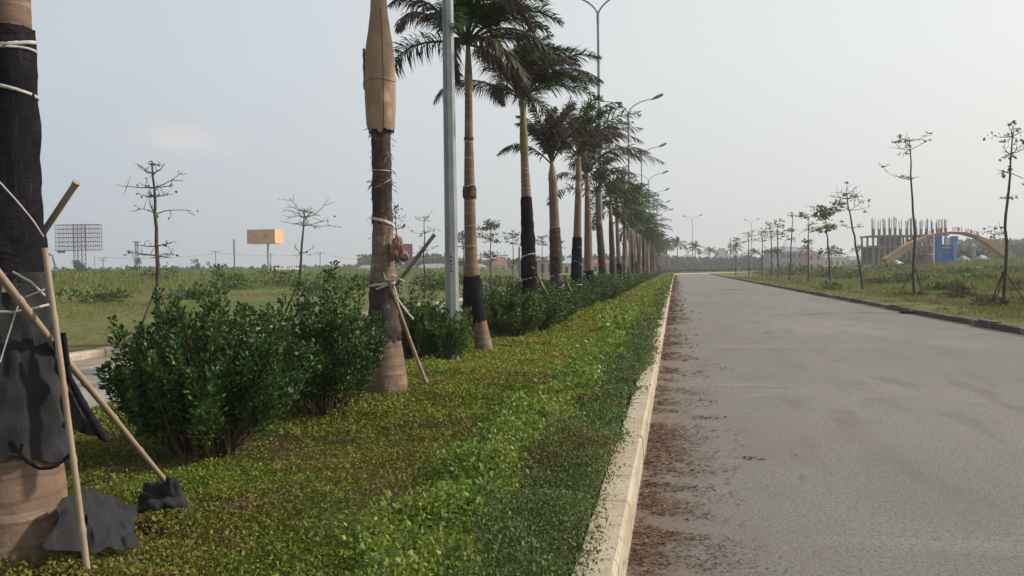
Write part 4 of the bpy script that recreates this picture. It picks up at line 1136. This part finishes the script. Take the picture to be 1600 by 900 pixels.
spots = [(1470, 44, 1.7, .55, 'bush'), (1395, 62, 2.5, .8, 'bush'), (1452, 60, 2.2, .7, 'bush'), (1330, 85, 3.5, 1.2, 'bush'), (1365, 60, 2.0, .6, 'brush'), (1540, 55, 2.2, .8, 'bush'), (1248, 120, 5, 1.6, 'bush'), (1290, 95, 3, 1.2, 'bush'), (1590, 42, 2.0, .8, 'brush'), (1430, 90, 4, 1.2, 'brush'), (1500, 80, 3.5, 1.1, 'bush'), (1380, 110, 6, 1.8, 'bush'), (1220, 135, 6, 2.0, 'bush'), (1570, 75, 3.5, 1.3, 'bush')]
labs = ['green bush left of the low slab', 'bush under the construction frame, nearer of two', 'bush right of the sapling before the blue gate', 'wide bush left of the construction frame', 'brown weeds clump between the two middle saplings', 'bush behind the low concrete slab', 'dark bush below the grey terrace', 'bush behind the leafy forked sapling', 'brown clump at the right edge of the frame', 'brown weeds in front of the blue gate', 'bush below the right half of the arch', 'wide bush at the left foot of the arch', 'far dark bush by the bend, left of the crooked sapling', 'bush below the right foot of the arch']
for i, (px, d, w, h, m) in enumerate(spots):
    bush(on_field(px, d), w, h, 20 + i, m, labs[i], n=600, leaf=.10 + d * .002, group='bushes in the right field')
q = gp(1537, 463, .16)
g = G(); g.box((q[0], q[1], .22), (.95, .4, .09), -.1); e = empty('concrete_slab', (q[0], q[1], .16), 'low grey concrete slab lying in the grass left of the nearest right sapling', 'slab')
g.build('top', M['concrete'], e, smooth=False)
G().box((q[0] - .38, q[1], .13), (.12, .3, .12), -.1).build('foot', M['concrete'], e, smooth=False)
G().box((q[0] + .38, q[1] - .07, .13), (.12, .3, .12), -.1).build('foot', M['concrete'], e, smooth=False)
# debris on the right kerb
q = gp(1394, 490, .0); g = G(); g.grid(lump((6.95, q[1], .05), .16, .30, .05, 51, .5, 12, .6)); solo(g, 'rubble', M['litter_dark'], (6.95, q[1], 0), 'small dark clod lying in the gutter of the right kerb', 'rubble')
spots = [(360, 62, 3.2, 1.7), (495, 52, 3.6, 1.6), (530, 60, 3.0, 1.5), (235, 75, 4, 1.9), (300, 45, 2, .7), (150, 40, 2.4, .8), (425, 70, 4, 1.7), (570, 72, 3, 1.4), (690, 66, 3.2, 1.3), (120, 90, 5, 2.0), (780, 75, 3, 1.2), (700, 60, 3, 1.5)]
labs = ['leafy bush left of the orange billboard', 'dense bush right of the umbrella crowned tree', 'bush between the umbrella tree and the second palm', 'wide bush left of the tall bare tree, far back', 'low bush behind the big shrub', 'low bush near the far kerb at the left', 'bush below the orange billboard', 'bush just left of the second palm, in the field', 'bush behind the nearest lamp post', 'bush below the steel billboard frame', 'bush behind the fourth palm in the left field', 'bush right of the second palm in the left field']
for i, (px, d, w, h) in enumerate(spots):
    bush(on_field(px, d), w, h, 50 + i, 'bush', labs[i], n=700, leaf=.10 + d * .002, group='bushes in the left field')

# ---------------------------------------------------------------- far things
def fx(px, d):
    t = (px - 800) / F
    return np.array((t * d * math.cos(YAW) - d * math.sin(YAW), d * math.cos(YAW) + t * d * math.sin(YAW), 0.0))
def hh(py, px, d): return EYE + (hz(px) - py) * d / F
ex = np.array([math.cos(YAW), math.sin(YAW), 0]); ey = np.array([-math.sin(YAW), math.cos(YAW), 0])
def bar(g, a, b, r): g.tube([a, b], r, 5)
# bare steel billboard frame
d = 250; c = fx(122, d); e = empty('steel_billboard', c, 'bare rusted steel billboard frame on lattice legs, far left', 'billboard')
xl, xr, zt, zb = (88 - 122) * d / F, (157 - 122) * d / F, hh(351, 122, d), hh(391, 122, d)
g = G()
for i in range(7):
    z = zb + (zt - zb) * i / 6
    for yy in (0, 1.6):
        bar(g, c + ex * xl + ey * yy + [0, 0, z], c + ex * xr + ey * yy + [0, 0, z], .085)
for i in range(11):
    x = xl + (xr - xl) * i / 10
    for yy in (0, 1.6):
        bar(g, c + ex * x + ey * yy + [0, 0, zb], c + ex * x + ey * yy + [0, 0, zt], .06)
    for j in range(6):
        z0 = zb + (zt - zb) * j / 6; bar(g, c + ex * x + [0, 0, z0], c + ex * x + ey * 1.6 + [0, 0, z0 + (zt - zb) / 6], .05)
g.build('panel_frame', M['steel_dark'], e)
for x in (-1.3, -.2, .9, 2.0):
    g = G(); a = c + ex * x; bar(g, a + ey * .8 + [0, 0, -.1], a + ey * .8 + [0, 0, zt + .2], .13)
    for j in range(12):
        z0 = zt * j / 12
        if x < 1.9: bar(g, a + ey * .8 + [0, 0, z0], a + ey * .8 + ex * 1.1 + [0, 0, z0 + zt / 12], .055)
    g.build('leg', M['steel_dark'], e)
g = G(); g.box(c + ex * (97 - 122) * d / F + [0, 0, hh(393.5, 97, d)], (2.0, .6, .6), YAW); g.build('control_box', M['steel_dark'], e, smooth=False)
def far_tree(px, d, top, w, seed, label, group='trees at the far edge of the fields', n=420, thin=False):
    r = np.random.default_rng(seed); c = fx(px, d); H = hh(top, px, d); e = empty('far_tree', c, label, 'tree', group)
    G().tube([c + [0, 0, -.1], c + [.1, 0, H * .4], c + [0, .1, H * .75]], [.16, .12, .06], 6).build('trunk', M['bark'], e)
    k = 9; cen = np.stack([r.normal(0, w * .24, k), r.normal(0, w * .2, k), r.uniform(.42 if thin else .25, .88, k) * H], 1); rad = r.uniform(.12, .26, k) * w
    j = r.integers(0, k, n); Q = rand_unit(r, n)
    P = c + cen[j] + Q * (rad[j] * r.uniform(.4, 1.0, n))[:, None]; P[:, 2] = np.clip(P[:, 2], .1, H)
    L = w * .10 * r.uniform(.6, 1.4, n); D = rand_unit(r, n)
    G().leaves(P, D, side_of(D, r), L, L * .4).build('crown', M['woods'], e, smooth=False)
far_tree(122, 240, 409, 6.5, 1, 'dark round tree at the foot of the steel billboard frame')
far_tree(211, 230, 400, 3.5, 2, 'thin ragged tree beside the lattice mast')
far_tree(311, 300, 403, 4, 3, 'small tree right of the tall bare tree, on the horizon', thin=True)
far_tree(524, 300, 411, 3, 4, 'tiny tree on the horizon right of the umbrella tree')
far_tree(176, 300, 415, 4, 5, 'low tree on the horizon left of the lattice mast')
# mast, poles, cables
def mast(px, d, top, w, label, lattice=True, name='lattice_mast', bars_=(), cat='mast'):
    c = fx(px, d); H = hh(top, px, d); e = empty(name, c, label, cat); g = G()
    if lattice:
        for sx in (-1, 1):
            for sy in (-1, 1): bar(g, c + ex * sx * w + ey * sy * w + [0, 0, -.1], c + ex * sx * w * .6 + ey * sy * w * .6 + [0, 0, H], .07)
        for j in range(10): bar(g, c + ex * w * (1 if j % 2 else -1) + [0, 0, H * j / 10], c - ex * w * (1 if j % 2 else -1) + [0, 0, H * (j + 1) / 10], .05)
        g.box(c + [0, 0, H], (w * 3, w * 3, .25), YAW)
        g.build('lattice', M['steel_dark'], e)
    else:
        bar(g, c + [0, 0, -.1], c + [0, 0, H], w); g.build('post', M['cable'], e)
    for f, L in bars_:
        g = G(); g.box(c + [0, 0, H * f], (L, .15, .15), YAW); g.build('crossarm', M['cable'], e, smooth=False)
mast(215, 240, 378, .45, 'narrow lattice mast right of the steel billboard frame')
poles = [(162, 300, 402, .12, 'utility pole with two crossarms left of the lattice mast', ((.97, 3.2), (.86, 2.4))), (367, 260, 374, .22, 'thick dark pole left of the orange billboard', ((.99, .7),)), (338, 320, 392, .14, 'thin utility pole with a crossarm left of the thick dark pole', ((.97, 3.5),)), (501, 320, 394, .14, 'utility pole with a crossarm right of the umbrella tree', ((.97, 3.5),)), (149, 320, 400, .1, 'plain thin pole under the right end of the steel frame', ()), (424, 320, 396, .12, 'thin pole just right of the orange billboard post', ((.96, 2),)), (812, 150, 386, .16, 'plain pale pole between the small trees right of the third palm', ()), (1142, 420, 372, .2, 'very faint thin pole above the far bend', ())]
for px, d, top, w, lab, b_ in poles: mast(px, d, top, w, lab, False, 'utility_pole', b_, 'pole')
for i, (a, b, za, zb_) in enumerate(((162, 338, 402, 396), (338, 501, 395, 396), (501, 600, 396, 403))):
    A = fx(a, 320) + [0, 0, hh(za, a, 320)]; B = fx(b, 320) + [0, 0, hh(zb_, b, 320)]
    t = np.linspace(0, 1, 12)[:, None]; P = A * (1 - t) + B * t - np.array([0, 0, 1]) * (np.sin(t * math.pi) * 1.0)
    solo(G().tube(P, .035, 4), 'power_line', M['cable'], A, ['sagging power line left of the orange billboard', 'sagging power line behind the orange billboard', 'sagging power line running to the second palm'][i], 'power line', 'power lines over the left field')
# orange box billboard
d = 300; c = fx(420, d); e = empty('billboard', c, 'faded orange box billboard on a single grey post', 'billboard')
z0, z1_ = hh(380.5, 412, d), hh(359, 412, d)
G().tube([c + [0, 0, -.1], c + [0, 0, z0]], [.42, .34], 10).build('post', M['roof_grey'], e)
a = fx(388, d) ; b = fx(431, d - 2)
w_ = np.linalg.norm(b - a); ang = math.atan2(*(b - a)[[1, 0]])
dirn = unit(b - a); per = np.array([-dirn[1], dirn[0], 0])
G().box((a + b) / 2 + per * 3.2 + [0, 0, (z0 + z1_) / 2], (w_, 6.4, z1_ - z0), ang).build('box', M['orange_side'], e, smooth=False)
G().box((a + b) / 2 - per * .06 + [0, 0, (z0 + z1_) / 2], (w_ + .1, .1, z1_ - z0 + .1), ang).build('face', M['orange'], e, smooth=False)
g = G()
for u, v, ww, h_ in ((.22, .55, .5, .9), (.30, .62, .9, .35), (.33, .45, .5, .4), (.24, .2, .25, 1.2), (.64, .72, .8, .3), (.66, .55, .5, .8), (.68, .6, .9, .25)):
    g.box(a + dirn * w_ * u - per * .13 + [0, 0, z0 + (z1_ - z0) * v], (ww, .03, h_), ang)
g.build('faded_print', M['orange_mark'], e, smooth=False)
# red and violet billboard
d = 230; c = fx(632, d); e = empty('billboard', c, 'small dull red and violet billboard behind the second palm', 'billboard')
z0, z1_ = hh(404, 634, d), hh(381, 634, d)
G().box(c + [0, 0, (z0 + z1_) / 2], (4.4, .4, z1_ - z0), YAW).build('face', M['red_board'], e, smooth=False)
G().box(c + ex * .2 - ey * .26 + [0, 0, (z0 + z1_) / 2 - .35], (3.0, .08, (z1_ - z0) * .62), YAW).build('print', M['violet_board'], e, smooth=False)
for sx in (-.9, .9): G().box(c + ex * sx + [0, 0, z0 / 2 - .01], (.3, .3, z0), YAW).build('leg', M['steel_dark'], e, smooth=False)
# excavator with raised arm at the far left
d = 170; c = fx(84, d); e = empty('excavator', c, 'pale excavator with its raised bent arm left of the steel billboard frame', 'excavator')
P_ = lambda px, py: fx(px, d) + [0, 0, hh(py, px, d)]
G().tube([P_(90, 432), P_(88.5, 416), P_(84, 401)], [.30, .34, .22], 6).build('boom', M['roof_grey'], e)
G().tube([P_(84, 400), P_(79, 396.5), P_(76, 402)], [.22, .2, .12], 6).build('dipper', M['roof_grey'], e)
G().box(P_(93, 432), (2.6, 2.2, 1.3), YAW).build('cab', M['cream'], e, smooth=False)
G().box(P_(93, 438), (3.0, 2.6, .8), YAW).build('tracks', M['steel_dark'], e, smooth=False)
def house(px0, px1, d, top, label, wall='cream', roof='roof_red', rh=.3, rows=1, cols=3, depth=8, flat=False, name='house'):
    c = (fx(px0, d) + fx(px1, d)) / 2; w = (px1 - px0) * d / F; H = hh(top, (px0 + px1) / 2, d); wh = H * (1 - rh) if not flat else H
    e = empty(name, c, label, 'building', 'far buildings'); cc = c + ey * depth / 2
    G().box(cc + [0, 0, wh / 2 - .1], (w, depth, wh + .2), YAW).build('wall', M[wall], e, smooth=False)
    g = G()
    if flat: g.box(cc + [0, 0, wh + .15], (w + .5, depth + .5, .3), YAW)
    else:
        A = [cc + ex * sx * (w / 2 + .4) + ey * sy * (depth / 2 + .4) + [0, 0, wh + .003] for sx, sy in ((-1, -1), (1, -1), (1, 1), (-1, 1))]
        Bq = [cc + ex * sx * (w / 2 - min(w, depth) * .3) + [0, 0, H] for sx in (-1, 1)]
        g.add(A + Bq, [(0, 1, 5, 4), (2, 3, 4, 5)]); g.add([A[1], A[2], Bq[1]], [(0, 1, 2)]); g.add([A[3], A[0], Bq[0]], [(0, 1, 2)])
    g.build('roof', M[roof], e, smooth=False)
    for j in range(rows):
        for i in range(cols):
            q = c + ex * w * ((i + .5) / cols - .5) + [0, 0, wh * (j + .55) / rows] - ey * .03
            G().box(q, (min(1.3, w / cols * .45), .12, min(1.5, wh / rows * .45)), YAW).build('window', M['window'], e, smooth=False)
    return e
house(1203, 1262, 330, 385, 'grey blue terrace with two rows of dark windows behind the far palms', 'greyblue', 'roof_grey', .22, 2, 7, name='terrace_block')
house(1263, 1284, 320, 391, 'pink rendered house right of the grey terrace', 'pink', 'roof_red', .2, 2, 2)
house(1287, 1322, 345, 395, 'low pale house right of the pink one', 'cream', 'roof_grey', .3, 1, 4)
house(1328, 1358, 350, 400, 'low grey house left of the construction frame', 'greyblue', 'roof_grey', .3, 1, 3)
house(1120, 1143, 420, 387, 'tall dark grey house with a sloping roof at the middle of the bend', 'greyblue', 'roof_grey', .55, 1, 2)
house(1064, 1092, 420, 398, 'low grey house left of the sloping roofed one', 'greyblue', 'roof_grey', .35, 1, 3)
house(770, 792, 250, 401, 'red roofed house right of the third palm', 'cream', 'roof_red', .45, 1, 2)
house(738, 760, 270, 412, 'low pale house partly behind the third palm', 'cream', 'roof_grey', .3, 1, 3)
house(842, 866, 150, 400, 'pinkish house with pale columns right of the fourth palm', 'pink', 'roof_grey', .18, 1, 2)
house(880, 902, 160, 402, 'cream house partly behind the sixth palm', 'cream', 'roof_blue', .3, 1, 2)
house(556, 588, 330, 414, 'long low pale shed left of the second palm', 'cream', 'roof_grey', .4, 1, 4, name='shed')
house(415, 470, 360, 418, 'long low white shed under the orange billboard', 'white_paint', 'white_paint', .3, 1, 5, name='shed')
house(103, 134, 200, 427, 'low shed with a pale blue roof below the steel billboard frame', 'white_paint', 'roof_blue', .4, 1, 3, name='shed')
house(190, 216, 300, 422, 'low white shed below the lattice mast', 'white_paint', 'roof_grey', .4, 1, 2, name='shed')
house(650, 700, 330, 412, 'long low pale wall like shed right of the second palm', 'cream', 'roof_grey', .4, 1, 5, name='shed')
house(925, 960, 200, 404, 'cream house glimpsed between the far palm trunks', 'cream', 'roof_red', .3, 1, 3)
# far woods: one belt each side
def woods(name, segs, d, seed, label, n=9000):
    r = np.random.default_rng(seed); g = G()
    tot = sum(b - a for a, b, _, _ in segs)
    for a, b, t0, t1 in segs:
        m = int(n * (b - a) / tot)
        px = r.uniform(a, b, m); lum = vnoise(px, px * 0 + seed, 16, seed) * .6 + vnoise(px, px * 0, 5, seed + 1) * .4
        top = t0 + (t1 - t0) * (px - a) / (b - a) + 6 * (1 - lum)
        dd = d * r.uniform(.96, 1.06, m)
        H = EYE + (418 - (px - 1055) * math.tan(ROLL) - top) * dd / F
        t = (px - 800) / F
        x = t * dd * math.cos(YAW) - dd * math.sin(YAW); y = dd * math.cos(YAW) + t * dd * math.sin(YAW)
        z = np.maximum(H, .8) * r.random(m) ** .6
        D = rand_unit(r, m); L = r.uniform(1.0, 2.2, m)
        g.leaves(np.stack([x, y, z], 1), D, side_of(D, r), L, L * .38)
    tag(g.build(name, M['woods'], None, smooth=False), label, 'woods', kind='stuff')
woods('far_woods', [(-60, 180, 424, 420), (180, 560, 419, 415), (560, 700, 397, 396), (700, 840, 404, 402), (840, 1060, 400, 398)], 380, 1, 'hazy bluish green line of trees along the left horizon', 16000)
woods('far_woods', [(1040, 1210, 403, 400), (1210, 1400, 405, 402), (1400, 1500, 386, 380), (1500, 1760, 372, 374)], 400, 2, 'hazy dark tree line behind the arch and the far bend', 14000)

# construction frame
d = 215; c = fx(1420, d); e = empty('construction_site', c, 'unfinished concrete building with rows of bare starter bars rising above it', 'building')
cb_ = lambda px, dy=0: fx(px, d) + ey * dy
zt = hh(368, 1420, d); zm = hh(385, 1420, d)
rr = np.random.default_rng(12)
cols_ = [1365, 1374, 1383, 1391, 1399, 1408, 1417, 1424, 1432, 1439, 1448, 1457, 1465, 1471, 1478]
for i, px in enumerate(cols_):
    for dy in (0, 7):
        q = cb_(px, dy); G().box(q + [0, 0, zt / 2 - .1], (.38, .38, zt + .2), YAW).build('column', M['concrete'], e, smooth=False)
    g = G(); top = hh(343 + rr.normal(0, 2), px, d)
    for k in range(5):
        o_ = ex * rr.uniform(-.28, .28) + ey * rr.uniform(-.3, .3); bar(g, cb_(px) + o_ + [0, 0, zt - .1], cb_(px) + o_ * 1.3 + [0, 0, top + rr.normal(0, .3)], .065)
    g.box(cb_(px) + [0, 0, zt + (top - zt) * .22], (.4, .4, (top - zt) * .45), YAW)
    g.build('starter_bars', M['rebar'], e, smooth=False)
for zz_, h_ in ((zt, .35), (zm, .35)):
    q = (cb_(1363, 3.5) + cb_(1482, 3.5)) / 2; G().box(q + [0, 0, zz_], (118 * d / F, 8.6, h_), YAW).build('floor_slab', M['concrete'], e, smooth=False)
q = (cb_(1391, 6.5) + cb_(1424, 6.5)) / 2; G().box(q + [0, 0, (zt + zm) / 2], (36 * d / F, .4, zt - zm - .5), YAW).build('safety_net', M['net'], e, smooth=False)
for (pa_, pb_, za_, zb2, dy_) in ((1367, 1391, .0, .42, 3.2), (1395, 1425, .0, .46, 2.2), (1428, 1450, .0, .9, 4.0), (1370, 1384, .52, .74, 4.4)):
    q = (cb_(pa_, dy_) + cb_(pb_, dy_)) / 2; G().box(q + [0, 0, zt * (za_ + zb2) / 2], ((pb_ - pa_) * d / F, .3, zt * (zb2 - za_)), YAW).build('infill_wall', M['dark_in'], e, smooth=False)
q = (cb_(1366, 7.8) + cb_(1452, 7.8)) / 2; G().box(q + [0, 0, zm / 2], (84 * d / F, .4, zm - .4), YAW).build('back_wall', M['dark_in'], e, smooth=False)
# arch
d = 150; e = empty('entrance_arch', fx(1482, d), 'long low arch with tan feet and dull red lettered band beside the construction frame', 'arch')
pts = [(1383, 409), (1395, 402), (1410, 391), (1425, 381), (1445, 372), (1465, 366), (1485, 363.5), (1505, 364.5), (1525, 370), (1540, 377), (1555, 387), (1568, 396), (1582, 404)]
C = np.array([fx(p, d) + [0, 0, hh(q, p, d)] for p, q in pts])
thick = np.interp(np.arange(13), [0, 2, 4, 6, 8, 10, 12], [1.25, 1.15, .45, .35, .42, 1.0, 1.35])
def arch_seg(i0, i1, m, name):
    rows = []
    for i in range(i0, i1 + 1):
        T = unit(C[min(i + 1, 12)] - C[max(i - 1, 0)]); N = np.cross(ey, T) * -1; N = N if N[2] > 0 else -N
        h_ = thick[i] / 2
        rows.append([C[i] + N * h_ - ey * .8, C[i] + N * h_ + ey * .8, C[i] - N * h_ + ey * .8, C[i] - N * h_ - ey * .8, C[i] + N * h_ - ey * .8])
    G().grid(np.array(rows)).build(name, M[m], e, smooth=False)
arch_seg(0, 4, 'arch', 'arch_foot'); arch_seg(8, 12, 'arch', 'arch_foot'); arch_seg(4, 8, 'arch_red', 'arch_band')
g = G()
for k in range(26):                                       # the row of small illegible letters standing on the band
    px = 1446 + k * 3.35; q = np.interp(px, [p for p, _ in pts], [b for _, b in pts]); b0 = fx(px, d) + [0, 0, hh(q, px, d) + .35]
    if k in (5, 11, 12, 18): continue
    g.box(b0 + [0, 0, .32], (.09, .1, .6), YAW)
    if k % 3 != 1: g.box(b0 + ex * .1 + [0, 0, .58], (.16, .1, .1), YAW)
    if k % 2: g.box(b0 + ex * .1 + [0, 0, .1], (.16, .1, .1), YAW)
    if k % 3 == 0: g.box(b0 + ex * .2 + [0, 0, .32], (.08, .1, .6), YAW)
g.build('lettering', M['red_board'], e, smooth=False)
# blue gate tower under it
d = 146; e = empty('blue_gate', fx(1478, d), 'bright blue gate with two splayed pillars under the arch', 'gate')
def pillar(p0, p1, w, m, label=None):
    a = fx(p0, d) ; b = fx(p1, d); zt = hh(369, p1, d)
    g = G(); rows = []
    for t in np.linspace(0, 1, 7):
        q = a + (b - a) * (t ** 2) + [0, 0, zt * t]; ww = w * (1 + .25 * t * t)
        rows.append([q - ex * ww / 2 - ey * .6, q + ex * ww / 2 - ey * .6, q + ex * ww / 2 + ey * .6, q - ex * ww / 2 + ey * .6, q - ex * ww / 2 - ey * .6])
    g.grid(np.array(rows)); g.add(np.array(rows[-1])[:4], [(0, 1, 2, 3)])
    o = g.build('pillar', M[m], e, smooth=False)
    if label: o['label'] = label
pillar(1466.5, 1464.5, .75, 'blue_paint'); pillar(1490, 1491.5, .6, 'light_blue', 'paler blue right pillar')
q = (fx(1466, d) + fx(1490, d)) / 2
G().box(q + ey * .2 + [0, 0, hh(388, 1478, d) / 2], (2.4, .5, hh(388, 1478, d)), YAW).build('panel', M['blue_paint'], e, smooth=False)
G().box(q + ey * .3 + [0, 0, hh(384, 1478, d)], (2.4, .3, .22), YAW).build('crossbeam', M['steel_dark'], e, smooth=False)
G().box(fx(1480, d + 3) + [0, 0, hh(372, 1480, d + 3) / 2], (.7, .7, hh(370, 1480, d + 3)), YAW).build('post', M['cream'], e, smooth=False)
# scaffold left of the gate
d = 145; e = empty('scaffold', fx(1456, d), 'narrow red and white scaffold left of the blue gate', 'scaffold')
for px, m in ((1453, 'roof_red'), (1459.5, 'white_paint')):
    G().box(fx(px, d) + [0, 0, hh(368, px, d) / 2], (.22, .22, hh(368, px, d)), YAW).build('upright', M[m], e, smooth=False)
for py in (372, 383, 397): G().box(fx(1456, d) + [0, 0, hh(py, 1456, d)], (.9, .2, .18), YAW).build('crossbar', M['roof_red' if py == 372 else 'white_paint'], e, smooth=False)
# small sheds and trees under the arch
house(1400, 1408, 160, 405, 'tiny white hut under the left foot of the arch', 'white_paint', 'white_paint', .3, 1, 1, 3, name='hut')
house(1508, 1516, 165, 399, 'tiny white hut right of the blue gate', 'white_paint', 'roof_grey', .3, 1, 1, 3, name='hut')
house(1536, 1546, 170, 398, 'small grey green hut below the right half of the arch', 'greyblue', 'roof_blue', .3, 1, 1, 3, name='hut')
for i, (px, d, top, w) in enumerate(((1418, 165, 394, 5), (1446, 170, 392, 4), (1528, 180, 392, 6), (1500, 260, 384, 8), (1545, 250, 384, 8), (1560, 300, 374, 10), (1592, 300, 376, 10), (1625, 280, 376, 10))):
    far_tree(px, d, top, w, 40 + i, ['green tree under the left half of the arch', 'green tree left of the red and white scaffold', 'tree under the right half of the arch', 'dim tree behind the blue gate', 'dim tree behind the small hut under the arch', 'dark tree behind the right foot of the arch', 'dark tree at the right edge of the frame', 'dark tree just beyond the right edge'][i])

# ---------------------------------------------------------------- haze
hb = G(); x0, x1, y0, y1, z0, z1_ = -420, 420, -40, 520, -1.2, 18.0
hb.box(((x0 + x1) / 2, (y0 + y1) / 2, (z0 + z1_) / 2), (x1 - x0, y1 - y0, z1_ - z0))
hm = bpy.data.materials.new('haze_air'); hm.use_nodes = True
ht = hm.node_tree; ht.nodes.clear()
ho = ht.nodes.new('ShaderNodeOutputMaterial'); hv = ht.nodes.new('ShaderNodeVolumePrincipled')
hv.inputs['Color'].default_value = (.93, .95, 1.0, 1); hv.inputs['Density'].default_value = .0007
hv.inputs['Anisotropy'].default_value = .2
ht.links.new(hv.outputs[0], ho.inputs['Volume'])
o = hb.build('haze', hm, None, smooth=False)
tag(o, None, None, None, 'stuff')
o.display_type = 'WIRE'
